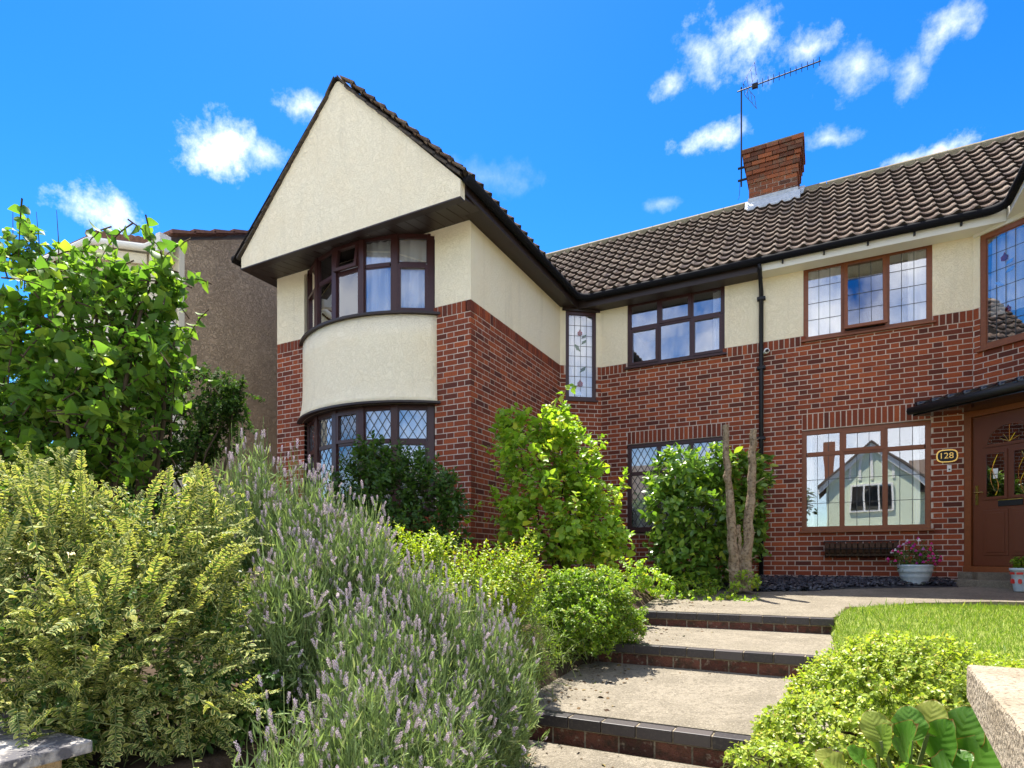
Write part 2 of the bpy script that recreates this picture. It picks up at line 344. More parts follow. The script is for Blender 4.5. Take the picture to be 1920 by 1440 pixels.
def np_mesh(name, V, T, m, uv=None, smooth=False):
    me = bpy.data.meshes.new(name); V = np.asarray(V, np.float32); T = np.asarray(T, np.int32)
    me.vertices.add(len(V)); me.vertices.foreach_set('co', V.ravel())
    k = T.shape[1]; me.loops.add(T.size); me.loops.foreach_set('vertex_index', T.ravel())
    me.polygons.add(len(T)); me.polygons.foreach_set('loop_start', np.arange(0, T.size, k, dtype=np.int32))
    if smooth: me.polygons.foreach_set('use_smooth', np.ones(len(T), bool))
    if uv is not None:
        l = me.uv_layers.new(name='UVMap'); l.data.foreach_set('uv', np.asarray(uv, np.float32)[T.ravel()].ravel())
    me.materials.append(MATS[m]); me.update(calc_edges=True); return me
def cells(u0, u1, z0, z1, holes):
    us = sorted({u0, u1, *[min(max(h[i], u0), u1) for h in holes for i in (0, 1)]}); zs = sorted({z0, z1, *[min(max(h[i], z0), z1) for h in holes for i in (2, 3)]})
    for a, b in zip(us, us[1:]):
        for c, d in zip(zs, zs[1:]):
            if not any(h[0] <= (a+b)/2 <= h[1] and h[2] <= (c+d)/2 <= h[3] for h in holes): yield a, b, c, d

# ------------------------------------------------------------------ bricks
def flemish(fr, u0, u1, z0, z1, holes=(), par=0, d0=-.085, jit=.0016):
    """stretcher and header alternating in each course, broken joints between courses"""
    out = []; J = .0125; H = .075; n0 = int(round((z1-z0)/H)); H = (z1-z0)/n0
    for r in range(n0):
        za, zb = z0+r*H+J/2, z0+(r+1)*H-J/2
        spans = [(u0, u1)]
        for h in holes:
            if h[2] < zb-.01 and h[3] > za+.01:
                ns = []
                for a, b in spans:
                    if h[0] > a: ns.append((a, min(b, h[0])))
                    if h[1] < b: ns.append((max(a, h[1]), b))
                spans = [s for s in ns if s[1]-s[0] > .02]
        u = u0-.3375+(.16875 if (r+par) % 2 else 0)-.05; k = 0
        while u < u1:
            w = .225 if k % 2 == 0 else .1125
            for a, b in spans:
                x0, x1 = max(u+J/2, a), min(u+w-J/2, b)
                if x1-x0 > .03: out.append((fr, x0, x1, za, zb, d0, random.uniform(-jit, jit)))
            u += w; k += 1
    return out
def soldiers(fr, u0, u1, z0, z1, pitch=.075, d1=.004, J=.015, holes=()):
    out = []; n = max(1, int(round((u1-u0)/pitch))); p = (u1-u0)/n
    for i in range(n):
        a, b = u0+i*p+J/2, u0+(i+1)*p-J/2
        if any(h[0] < (a+b)/2 < h[1] and h[2] < (z0+z1)/2 < h[3] for h in holes): continue
        out.append((fr, a, b, z0+J/2, z1-J/2, -.085, d1+random.uniform(-.002, .002)))
    return out
UNIT = MB().box(-.5,.5,-.5,.5,-.5,.5)
def place_bricks(bricks, parent, m, limit=300):
    scored = []
    for b in bricks:
        fr, a, c, z0, z1, d0, d1 = b
        p0 = project(fr.P(a, z0, d1)); p1 = project(fr.P(c, z1, d1)); pc = ((p0[0]+p1[0])/2, (p0[1]+p1[1])/2)
        area = abs(p1[0]-p0[0])*abs(p1[1]-p0[1])
        if not (0 < pc[0] < 1920 and 0 < pc[1] < 1440): area *= .01
        hid = (520 < pc[0] < 900 and pc[1] > 800+.2*(pc[0]-520)) or (900 < pc[0] < 1440 and pc[1] > 830)
        scored.append((area*(.05 if hid else 1), b))
    scored.sort(key=lambda t: -t[0])
    me = UNIT.mesh('brick', m)
    for _, (fr, a, c, z0, z1, d0, d1) in scored[:limit]:
        o = link('brick', me, parent)
        o.location = fr.P((a+c)/2, (z0+z1)/2, (d0+d1)/2)
        o.rotation_euler = (random.uniform(-.004,.004), random.uniform(-.006,.006), atan2(fr.U[1], fr.U[0]))
        o.scale = (c-a, d1-d0, z1-z0)
    if len(scored) > limit:
        mb = MB()
        for _, (fr, a, c, z0, z1, d0, d1) in scored[limit:]: mb.ob(fr, a, c, z0, z1, d0, d1)
        tag(mb.build('bricks', m, parent), kind='stuff')

# ------------------------------------------------------------------ foliage generators
def leaf_tmpl(ws, ts=None, fold=.25, droop=.15, notch=0.0):
    n = len(ws); ts = ts or list(np.linspace(0, 1, n)); V = []; UV = []; T = []; idx = []
    for i, (w, t) in enumerate(zip(ws, ts)):
        z = -droop*t*t; c = len(V); V.append((0, t, z)); UV.append((0, t))
        if w > 0:
            V.append((-w, t-(notch if i == 0 else 0), z+fold*w)); V.append((w, t-(notch if i == 0 else 0), z+fold*w)); UV += [(1, t), (1, t)]; idx.append((c, c+1, c+2))
        else: idx.append((c, None, None))
    for a, b in zip(idx, idx[1:]):
        for s in (1, 2):
            sg = (lambda *q: q) if s == 2 else (lambda *q: q[::-1])
            if a[s] is not None and b[s] is not None: T += [sg(a[0], a[s], b[s]), sg(a[0], b[s], b[0])]
            elif b[s] is not None: T.append(sg(a[0], b[s], b[0]))
            elif a[s] is not None: T.append(sg(a[0], a[s], b[0]))
    for i, u in enumerate(UV):
        if i in (idx[-1][0],): UV[i] = (1, 1)
    return np.array(V, float), np.array(T, int), np.array(UV, float)
T_HEART = leaf_tmpl([.30,.46,.44,.26,0], [0,.18,.45,.75,1.05], .35, .30, .12)
T_OVAL = leaf_tmpl([0,.20,.27,.20,0], [0,.25,.5,.75,1], .30, .28)
T_BROAD = leaf_tmpl([0,.30,.36,.22,0], [0,.22,.45,.75,1], .30, .30)
T_SMALL = leaf_tmpl([0,.26,.24,0], [0,.35,.7,1], .25, .25)
T_NEEDLE = leaf_tmpl([0,.055,0], [0,.45,1], .2, .2)
T_BLADE = (np.array([(-.035,0,0),(.035,0,0),(0,.55,.0),(0,1,-.18)]), np.array([(0,1,2),(0,2,3)]), np.zeros((4,2)))
def unit(a): return a/np.maximum(np.linalg.norm(a, axis=-1, keepdims=True), 1e-9)
def leaf_frames(axis, up):
    y = unit(axis); x = unit(np.cross(y, up)+1e-6); z = np.cross(x, y); return np.stack([x, y, z], axis=-1)   # columns
def scatter_mesh(name, tm, pos, R, size, m, smooth=False):
    V, T, UV = tm; n = len(pos)
    P = np.einsum('nij,kj->nki', R, V)*size[:, None, None]+pos[:, None, :]
    TT = (T[None]+(np.arange(n)*len(V))[:, None, None]).reshape(-1, 3)
    return np_mesh(name, P.reshape(-1, 3), TT, m, np.tile(UV, (n, 1)), smooth)
def tubes_mesh(name, curves, r0, r1, m):
    """curves: S x K x 3 -> three sided tapered stems"""
    S, K, _ = curves.shape; d = unit(np.gradient(curves, axis=1)); a = unit(np.cross(d, np.array([.31,.22,.92]))); b = np.cross(d, a)
    rad = (np.linspace(1, 0, K)[None, :, None]*(r0-r1)+r1)
    V = np.stack([curves+(a*cos(q)+b*sin(q))*rad for q in (0, 2.094, 4.189)], axis=2).reshape(-1, 3)
    i = np.arange(S)[:, None, None]*K*3+np.arange(K-1)[None, :, None]*3; k = np.arange(3)[None, None, :]; kn = (k+1) % 3
    Q = np.stack([i+k, i+kn, i+3+kn, i+3+k], axis=-1).reshape(-1, 4)
    return np_mesh(name, V, Q, m)
def surf_points(clumps, n, inner=.8, lumps=.18, view_bias=0.5):
    """points on the outer shell of a union of ellipsoids, with the outward normal; more on the side seen from the camera"""
    c = np.array([q[0] for q in clumps], float); r = np.array([q[1] if hasattr(q[1], '__len__') else (q[1],)*3 for q in clumps], float)
    wts = (r[:,0]*r[:,1]+r[:,0]*r[:,2]+r[:,1]*r[:,2]); P = []; Nn = []; tot = 0
    while tot < n:
        k = rng.choice(len(c), 4*n, p=wts/wts.sum()); d = unit(rng.normal(size=(4*n, 3)))
        p = c[k]+d*r[k]*(rng.uniform(inner, 1, (4*n, 1))+rng.normal(0, lumps, (4*n, 1))*.4)
        keep = np.ones(4*n, bool)
        for i in range(len(c)): keep &= ~((np.linalg.norm((p-c[i])/r[i], axis=1) < inner*.92) & (k != i))
        tocam = unit(-p); nn = unit(d/r[k]); keep &= (np.einsum('ij,ij->i', tocam, nn) > -.25) | (rng.random(4*n) > view_bias)
        P.append(p[keep]); Nn.append(nn[keep]); tot += keep.sum()
    return np.concatenate(P)[:n], np.concatenate(Nn)[:n]
def shoots(clumps, n, length, nleaf, size, tm, leafm, stemm, base=None, angle=60, droop=.15, upbias=.5, jitter=.35, opposite=False, r0=.003, gz=-9, size_tip=.6, lumps=.18, name='leaf', sag=0.0, inner=.8, normal_up=.6):
    """leafy shoots whose tips lie on the crown surface; returns arrays for leaves and stem curves"""
    tip, nrm = surf_points(clumps, n, inner, lumps)
    cen = np.array([q[0] for q in clumps]).mean(0) if base is None else np.array(base)
    outd = unit(nrm*(1-upbias)+unit(tip-cen)*.5+np.array([0,0,upbias])+rng.normal(0, jitter, (n, 3)))
    L = length*rng.uniform(.6, 1.3, (n, 1)); root = tip-outd*L
    mid = (root+tip)/2+rng.normal(0, .06, (n, 3))*L+np.array([0,0,1.0])*L*droop
    tip = tip-np.array([0,0,1.0])*L*sag
    t = np.linspace(0, 1, 6)[None, :, None]
    cur = (1-t)**2*root[:,None]+2*t*(1-t)*mid[:,None]+t**2*tip[:,None]
    tl = np.linspace(.12, 1, nleaf)[None, :, None]
    pos = (1-tl)**2*root[:,None]+2*tl*(1-tl)*mid[:,None]+tl**2*tip[:,None]
    d = unit(2*(1-tl)*(mid-root)[:,None]+2*tl*(tip-mid)[:,None])
    a = unit(np.cross(d, np.array([.1,.15,1.0]))); b = np.cross(a, d)
    ph = rng.uniform(0, 6.28, (n, 1))
    idx = np.arange(nleaf)[None, :]
    phi = (ph+(idx//2)*1.57+(idx % 2)*pi) if opposite else ph+idx*2.4
    phi = phi+rng.normal(0, .3, phi.shape)
    side = a*np.cos(phi)[..., None]+b*np.sin(phi)[..., None]
    ang = np.radians(angle)*rng.uniform(.7, 1.25, (n, nleaf, 1))*(1-.45*tl)
    ax = unit(d*np.cos(ang)+side*np.sin(ang)+np.array([0,0,-.15])+rng.normal(0, .15, d.shape))
    up = unit(np.array([0,0,1.0])*normal_up+d*.4+rng.normal(0, .35, d.shape)+nrm[:,None]*.3)
    sz = size*rng.uniform(.7, 1.2, (n, nleaf))*(1-(1-size_tip)*np.clip((tl[..., 0]-.5)*2, 0, 1))
    pos, ax, up, sz = pos.reshape(-1,3), ax.reshape(-1,3), up.reshape(-1,3), sz.ravel()
    keep = pos[:,2] > gz
    return pos[keep], leaf_frames(ax[keep], up[keep]), sz[keep], cur
def add_leaves(parent, pos, R, sz, tm, m, singles=0, name='leaves', smooth=True):
    n = len(pos)
    if singles:
        d = -pos[:,0]*sin(TH)+pos[:,1]*cos(TH); px = 960+FPX*(pos[:,0]*cos(TH)+pos[:,1]*sin(TH))/d; py = YH-FPX*pos[:,2]/d
        face = np.abs(np.einsum('ij,ij->i', R[:,:,2], unit(-pos)))
        sc = sz/d*(.4+face)*((px > 5) & (px < 1915) & (py > 5) & (py < 1435))
        o = np.argsort(-sc); one, rest = o[:singles], o[singles:]
        V, T, UV = tm; me = np_mesh('leaf', V, T, m, UV, smooth)
        for i in one:
            ob = link('leaf', me, parent); M = Matrix([list(r) for r in R[i]]).to_4x4(); 
            ob.location = pos[i]; ob.rotation_euler = M.to_euler(); s = float(sz[i]); ob.scale = (s, s, s)
        pos, R, sz = pos[rest], R[rest], sz[rest]
    if len(pos): return tag(link(name, scatter_mesh(name, tm, pos, R, sz, m, smooth), parent), kind='stuff')
def clump(px, py, depth, rpx, rpy=None, rd=None):
    """an ellipsoid seen at a photo position, radius in photo pixels"""
    p = at(px, py, depth); k = depth/FPX
    return (tuple(p), (rpx*k, rd if rd else rpx*k, (rpy or rpx)*k))

# ------------------------------------------------------------------ ground, path, steps
GB = -.27                       # ground at the house walls
def g_path(y): return np.interp(y, [-1,0,3.3,3.6,4.85,5.05,6.45,6.7,8.9,10.3], [-1.5,-1.5,-1.26,-1.12,-1.0,-.84,-.84,-.67,-.45,-.36])
def g_left(y): return np.interp(y, [.75,1.1,3,5,7,9], [-1.5,-.80,-.66,-.5,-.38,-.32])
def g_right(y): return np.interp(y, [.85,1.25,3,4.5,6.5,7.5,8.3,9.0], [-1.5,-.84,-.80,-.72,-.55,-.50,-.52,-.46])
def gz(x, y):
    x = np.asarray(x, float); y = np.asarray(y, float)
    l, p, r = g_left(y), g_path(y), g_right(y)
    a = np.clip((x+2.05)/.25, 0, 1); b = np.clip((x-.02)/.15, 0, 1)
    return (l*(1-a)+p*a)*(1-b)+r*b
def build_ground():
    xs = np.unique(np.concatenate([[-400,-150,-60,-25,-14], np.arange(-10, 5, .15), [6,9,14,25,60,150,400]]))
    ys = np.unique(np.concatenate([[-400,-150,-60,-30,-12,-5,-2], np.arange(0, 11, .15), [12,16,25,60,150,400]]))
    X, Y = np.meshgrid(xs, ys); Z = gz(X, Y)+np.where((X > -9) & (X < -2) & (Y > 1.3) & (Y < 9), rng.normal(0, .008, X.shape), 0)
    n, mm = X.shape; i = np.arange(n-1)[:, None]*mm+np.arange(mm-1)[None]
    Q = np.stack([i, i+1, i+mm+1, i+mm], -1).reshape(-1, 4)
    tag(link('ground', np_mesh('ground', np.stack([X, Y, Z], -1).reshape(-1, 3), Q, 'soil', smooth=True)), kind='structure')
    tag(MB().box(-300,300,-11.5,-3.2,-1.62,-1.492).build('road', 'asphalt'), kind='structure')
    tag(MB().box(-300,300,-3.2,.45,-1.6,-1.46).build('pavement', 'paving'), kind='structure')
    tag(MB().box(-300,300,-14,-11.5,-1.6,-1.40).build('pavement', 'paving'), kind='structure')
build_ground()
def tread(name, pts, zf, th=.25):
    mb = MB(); n = len(pts); top = [(x, y, zf(y)) for x, y in pts]; mb.extrude([(x, y, zf(y)-th) for x, y in pts][::-1], (0, 0, th))
    k = len(mb.v); 
    mb.v[:n] = [(x, y, zf(y)-th) for x, y in pts[::-1]]; mb.v[n:2*n] = [(x, y, zf(y)) for x, y in pts[::-1]]
    return mb.build(name, 'concrete', PATH)
XL, XR = -1.85, .07
PATH = tag(MB().extrude([(XL,.4,-1.6),(XR,.4,-1.6),(XR,3.42,-1.35),(XL,3.42,-1.35)][::-1], (0,0,.2)).build('path', 'concrete'), kind='structure')
for i_, (x_, y_, z_) in enumerate([(XL,.4,-1.44),(XR,.4,-1.44),(XR,3.42,-1.14),(XL,3.42,-1.14)][::-1]): PATH.data.vertices[4+i_].co = (x_, y_, z_)
tread('tread', [(XL,3.585),(XR,3.585),(XR,4.97),(XL,4.97)], lambda y: -.985+.07*(y-3.48))
tread('tread', [(XL,5.055),(XR,5.055),(XR,6.6),(XL,6.6)], lambda y: -.716-.003*(y-4.95))
tread('tread', [(XL-.3,6.685),(XR,6.685),(.35,7.3),(.9,7.85),(1.6,8.1),(4,8.25),(4,9.25),(1.3,9.35),(.9,9.3),(.35,9.0),(-.2,8.62),(-.75,8.45),(-1.0,8.5),(-1.25,8.9),(-2.4,9.1),(-2.4,8.2)], lambda y: -.575+.085*(y-6.58))
for (yy, zt, rise, nred) in ((3.48,-.985,.145,1), (4.95,-.716,.155,1), (6.58,-.572,.14,1)):
    # dark engineering bricks on edge along the nosing, red bricks below
    n = 9; w = (XR-XL+.02)/n
    for k in range(n):
        dx = random.uniform(-.004,.004)
        MB().box(XL+k*w+.005, XL+(k+1)*w-.005, yy+random.uniform(-.004,.004), yy+.102, zt-.068, zt+random.uniform(.000,.003)).build('nosing_brick', 'engineering_brick', PATH, .004)
    for k in range(n+1):
        a, b = max(XL, XL+(k-.5)*w), min(XR, XL+(k+.5)*w)
        MB().box(a+.006, b-.006, yy+.012+random.uniform(0,.006), yy+.1, zt-rise-.03, zt-.078).build('brick', 'step_brick', PATH)
    MB().box(XL, XR, yy+.018, yy+.095, zt-rise-.05, zt-.004).build('mortar_bed', 'step_mortar', PATH)

def litter(n):
    x = XL+.05+np.abs(rng.normal(0,.28,n)); st = rng.integers(0,4,n); y = np.where(st == 0,rng.uniform(2.3,3.4,n),np.where(st == 1,rng.uniform(3.65,4.9,n),np.where(st == 2,rng.uniform(5.1,6.5,n),rng.uniform(6.7,8.1,n))))
    z = np.where(st == 0,-1.44+.0993*(y-.4),np.where(st == 1,-.985+.07*(y-3.48),np.where(st == 2,-.716-.003*(y-4.95),-.575+.085*(y-6.58))))+.004
    k = x < XR-.1; p = np.column_stack([x,y,z])[k]; m_ = len(p)
    mat('dry_leaf',(.1,.06,.03),.8,.1,ramp=[(0,(.05,.03,.018)),(.6,(.12,.075,.035)),(.9,(.22,.16,.07)),(1,(.12,.16,.03))])
    tag(link('leaf_litter',scatter_mesh('leaf_litter',T_OVAL,p,leaf_frames(rng.normal(0,1,(m_,3))*np.array([1,1,.12]),np.array([0,0,1.0])+rng.normal(0,.25,(m_,3))),rng.uniform(.012,.05,m_),'dry_leaf')),'dry leaves and bits scattered along the left edge of the path','leaf litter',kind='stuff')
litter(520)

# slate chippings under the window
def chips(n):
    P = []; 
    while len(P) < n:
        x, y = random.uniform(-1.35, 1.5), random.uniform(8.35, 10.02)
        edge = np.interp(x, [-1.35,-.75,-.2,.35,.9,1.5], [8.75,8.42,8.6,8.98,9.28,9.4])
        if y > edge: P.append((x, y))
    P = np.array(P); z = -.575+.085*(P[:,1]-6.58)+rng.uniform(.0,.055,n)
    z = np.minimum(z, -.25)
    V = np.array([(-.5,-.3,0),(.35,-.42,0),(.55,.2,0),(-.3,.4,0),(-.4,-.2,.22),(.3,-.3,.2),(.4,.15,.25),(-.2,.28,.2)])
    T = np.array([(0,1,5),(0,5,4),(1,2,6),(1,6,5),(2,3,7),(2,7,6),(3,0,4),(3,4,7),(4,5,6),(4,6,7)])
    q = rng.normal(0,.35,(n,3))+np.array([0,0,1]); ax = rng.normal(0,1,(n,3))*np.array([1,1,.2])
    R = leaf_frames(ax, q)
    tag(link('slate_chippings', scatter_mesh('slate_chippings', (V,T,np.zeros((8,2))), np.column_stack([P,z]), R, rng.uniform(.03,.075,n), 'slate_chip')), 'dark blue slate chippings spread below the brown framed window', 'chippings', kind='stuff')
chips(3800)
MB().extrude([(-1.4,8.4,-.52),(1.5,9.3,-.45),(1.5,10.1,-.45),(-1.4,10.1,-.45)], (0,0,.12)).build('slate_bed','slate_chip',PATH)

# ------------------------------------------------------------------ windows
def window(house, fr, u0, u1, z0, z1, lights, fm, d=-.03, pane='glass', lead=None, sill=.06, fw=.055, head=True, label=None, curtain=None, room=2.2, name='window', tilt=None):
    """lights: (u0,u1,z0,z1,opening) in the window; frame bars between them"""
    f = MB(); D0, D1 = d-.06, d
    f.ob(fr,u0,u1,z1-fw,z1,D0,D1); f.ob(fr,u0,u1,z0,z0+fw,D0,D1); f.ob(fr,u0,u0+fw,z0+fw,z1-fw,D0,D1); f.ob(fr,u1-fw,u1,z0+fw,z1-fw,D0,D1)
    for (a,b,c,e,op) in lights:   # bars on the sides shared with the neighbours
        h = .022
        if a > u0+fw+.01: f.ob(fr,a-h,a+h,c,e,D0+.003,D1-.003)
        if c > z0+fw+.01: f.ob(fr,a+h,b-h,c-h,c+h,D0+.002,D1-.002)
    if sill:
        f.ob(fr,u0-.035,u1+.035,z0-.028,z0-.001,D0,sill)
    w = f.build(name, fm, house)
    if label: w['label'] = label
    for li,(a,b,c,e,op) in enumerate(lights):
        s = .045 if op else .012; o = .014 if op else -.012; h = .022
        a2 = a+(h if a > u0+fw+.01 else 0); c2 = c+(h if c > z0+fw+.01 else 0); b2 = b-(h if b < u1-fw-.01 else 0); e2 = e-(h if e < z1-fw-.01 else 0)
        t = tan(radians(9)) if tilt == li else 0.0; k = dict(t=t, zt=e2)
        m = MB(); g = .004 if op else -.0
        A,B,Cc,Ee = a2-(.012 if op else 0), b2+(.012 if op else 0), c2-(.012 if op else 0), e2+(.012 if op else 0)
        m.ob(fr,A,B,Ee-s,Ee,D1-.03,D1+o,**k); m.ob(fr,A,B,Cc,Cc+s,D1-.03,D1+o,**k); m.ob(fr,A,A+s,Cc+s,Ee-s,D1-.03,D1+o,**k); m.ob(fr,B-s,B,Cc+s,Ee-s,D1-.03,D1+o,**k)
        m.build('sash' if op else 'glazing_bead', fm, w)
        pa, pb, pc, pe = A+s-.004, B-s+.004, Cc+s-.004, Ee-s+.004
        MB().ob(fr,pa,pb,pc,pe,D1-.024,D1-.018,**k).build('pane', pane, w)
        if lead:
            q = MB(); W, Hh = pb-pa, pe-pc; lw = .0035
            if lead[0] == 'grid':
                nx, nz = max(1, round(W/lead[1])), max(1, round(Hh/lead[2]))
                for i in range(1, nx): u = pa+W*i/nx; q.ob(fr,u-lw,u+lw,pc,pe,D1-.0178,D1-.014,**k)
                for i in range(1, nz): z = pc+Hh*i/nz; q.ob(fr,pa,pb,z-lw,z+lw,D1-.0178,D1-.0143,**k)
            else:
                nx = max(1, round(W/lead[1])); nz = max(1, round(Hh/lead[2])); su, sz_ = W/nx, Hh/nz
                for sgn in (1, -1):
                    for i in range(-nz, nx+nz+1):
                        # line u = pa + su*(i + sgn*s), z = pc + sz_*s
                        s0, s1 = 0.0, float(nz)
                        lo, hi = (-i, nx-i) if sgn == 1 else (i-nx, i)
                        s0, s1 = max(s0, lo), min(s1, hi)
                        if s1-s0 < .05: continue
                        p, r_ = (pa+su*(i+sgn*s0), pc+sz_*s0), (pa+su*(i+sgn*s1), pc+sz_*s1)
                        dx, dz = r_[0]-p[0], r_[1]-p[1]; l = sqrt(dx*dx+dz*dz); nx_, nz_ = -dz/l*.0055, dx/l*.0055
                        dd0, dd1 = D1-.0178, D1-(.0142 if sgn == 1 else .0138)
                        q.hexa([fr.P(p[0]-nx_,p[1]-nz_,dd1),fr.P(r_[0]-nx_,r_[1]-nz_,dd1),fr.P(r_[0]-nx_,r_[1]-nz_,dd0),fr.P(p[0]-nx_,p[1]-nz_,dd0),
                                fr.P(p[0]+nx_,p[1]+nz_,dd1),fr.P(r_[0]+nx_,r_[1]+nz_,dd1),fr.P(r_[0]+nx_,r_[1]+nz_,dd0),fr.P(p[0]+nx_,p[1]+nz_,dd0)])
            q.build('lead_came', 'lead', w)
    if curtain:
        for (a, b, c, e, dep) in curtain:
            n = max(8, int((b-a)/.012)); V = []; F = []
            ph = random.uniform(0, 6)
            for i in range(n+1):
                u = a+(b-a)*i/n; wv = .018*sin(u*52+ph)+.012*sin(u*23+ph*2)
                V += [fr.P(u, c, dep+wv*1.3), fr.P(u+.02*sin(u*9), e, dep+wv*.7)]
            F = [(2*i, 2*i+2, 2*i+3, 2*i+1) for i in range(n)]
            me = bpy.data.meshes.new('curtain'); me.from_pydata(V, [], F); me.materials.append(MATS['curtain']); me.polygons.foreach_set('use_smooth', [True]*n); me.update()
            link('curtain', me, w)
    if room:
        mb = MB(); x0, x1, c, e = u0-.35, u1+.35, z0-.55, z1+.12; da, db = -.11, -.11-room
        P = fr.P
        mb.poly([P(x0,c,db),P(x1,c,db),P(x1,e,db),P(x0,e,db)]); mb.poly([P(x0,c,da),P(x1,c,da),P(x1,c,db),P(x0,c,db)])
        mb.poly([P(x0,e,da),P(x0,e,db),P(x1,e,db),P(x1,e,da)]); mb.poly([P(x0,c,da),P(x0,c,db),P(x0,e,db),P(x0,e,da)]); mb.poly([P(x1,c,da),P(x1,e,da),P(x1,e,db),P(x1,c,db)])
        mb.build('room', 'room', w)
    return w

YM, YF, YG = 10.15, 6.71, 6.06          # main front, wing front, gable face
XW = -4.10                               # side wall of the wing
F_main = Fr((0,YM),(1,0)); F_wing = Fr((0,YF),(1,0)); F_side = Fr((XW,0),(0,1))
F_dl = Fr((-4.10,9.70),(.60,.45)); F_dr = Fr((1.80,YM),(.60,-.45)); DW = .75
Z_S0, Z_S1, Z_EV = 3.26, 3.415, 4.48

HL = thing('semi_detached_house', 'left house of the pair, cream gabled wing with bow window and dark brown frames', 'house', (-4,8,GB), 'pair of semi-detached houses')
HR = thing('semi_detached_house', 'right house of the pair, orange brown window frames and brown front door', 'house', (.5,10.15,GB), 'pair of semi-detached houses')

def wall(house, name, fr, u0, u1, z0, z1, holes, m, d0=-.10, d1=-.0035):
    mb = MB()
    for a,b,c,e in cells(u0,u1,z0,z1,holes): mb.ob(fr,a,b,c,e,d0,d1)
    return mb.build(name, m, house)
# --- left house: openings
hl_low = (-3.03,-1.40,.46,2.0); hl_up = (-3.03,-1.42,3.31,4.48)
hr_low = (-.30,1.33,.42,1.97); hr_up = (-.28,1.345,3.31,4.48)
bay = (-7.10,-4.67,.35,4.40)
diag_hole = (.10,.655,2.80,4.40)
B = []
w_main = wall(HL,'brick_wall',F_main,-3.50,-.85,GB-.3,Z_S1,[hl_low,hl_up],'mortar')
B += flemish(F_main,-3.50,-.85,GB-.04,Z_S0,[(-3.03,-1.40,.46,2.217),hl_up]); B += soldiers(F_main,-3.03,-1.40,2.0,2.217,d1=.0); B += soldiers(F_main,-3.50,-.85,Z_S0,Z_S1,holes=[hl_up])
wall(HL,'brick_wall',F_side,YF+.1,9.70,GB-.3,Z_S1,[],'mortar')
B += flemish(F_side,YF+.004,9.70,GB-.04,Z_S0,[],1); B += soldiers(F_side,YF-.004,9.70,Z_S0,Z_S1)
wall(HL,'brick_wall',F_wing,-7.69,XW-.008,GB-.3,Z_S1,[bay],'mortar')
B += flemish(F_wing,-7.69,XW,GB-.04,Z_S0,[bay]); B += soldiers(F_wing,-7.69,XW+.004,Z_S0,Z_S1,holes=[bay])
wall(HL,'brick_wall',F_dl,0,DW,GB-.3,Z_S1,[diag_hole],'mortar'); B += flemish(F_dl,0,DW,GB-.04,Z_S0,[diag_hole]); B += soldiers(F_dl,0,DW,Z_S0,Z_S1,holes=[diag_hole])
B += soldiers(F_main,-3.03,-1.42,Z_S0,3.304,pitch=.225)
place_bricks(B, w_main, 'brick')
for fr,a,b,holes in ((F_main,-3.50,-.85,[hl_up]),(F_side,YF,9.70,[]),(F_wing,-7.69,XW-.1,[bay]),(F_dl,0,DW,[diag_hole])):
    wall(HL,'rendered_wall',fr,a,b,Z_S1,Z_EV+.15,holes,'cream_render',-.10,.0 if fr is not F_side else .0)
# --- right house
B = []
w_right = wall(HR,'brick_wall',F_main,-.85,1.80,GB-.3,Z_S1,[hr_low,hr_up,(1.70,1.81,-1,2.05)],'mortar')
B += flemish(F_main,-.85,1.80,GB-.04,Z_S0,[(-.30,1.33,.42,2.215),hr_up,(1.70,1.81,-1,2.05)]); B += soldiers(F_main,-.30,1.33,1.975,2.219,d1=.0); B += soldiers(F_main,-.85,1.80,Z_S0,Z_S1,holes=[hr_up])
dr_hole = (.085,.665,2.80,4.40)
wall(HR,'brick_wall',F_dr,0,DW,1.9,Z_S1,[dr_hole],'mortar'); B += flemish(F_dr,0.004,DW,1.9,Z_S0,[dr_hole]); B += soldiers(F_dr,0,DW,Z_S0,Z_S1,holes=[dr_hole])
F_side2 = Fr((2.40,0),(0,-1))
wall(HR,'brick_wall',F_side2,-9.70,-YF,GB-.3,Z_S1,[],'mortar'); B += flemish(F_side2,-9.70,-YF,GB-.04,Z_S0)
wall(HR,'brick_wall',Fr((0,YF),(1,0)),2.41,6.0,GB-.3,Z_S1,[],'brick')
B += soldiers(F_main,-.28,1.345,Z_S0,3.304,pitch=.225)
place_bricks(B, w_right, 'brick')
for fr,a,b,holes in ((F_main,-.85,1.80,[hr_up]),(F_dr,0,DW,[dr_hole]),(F_side2,-9.70,-YF,[])):
    wall(HR,'rendered_wall',fr,a,b,Z_S1,Z_EV+.15,holes,'cream_render',-.10,.0)
wall(HR,'rendered_wall',Fr((0,YF),(1,0)),2.41,6.0,Z_S1,Z_EV+.15,[],'cream_render',-.10,.0)
# plinth course
MB().box(-3.5,1.70,YM-.02,YM+.05,GB-.3,GB+.005).build('plinth','mortar',HR)

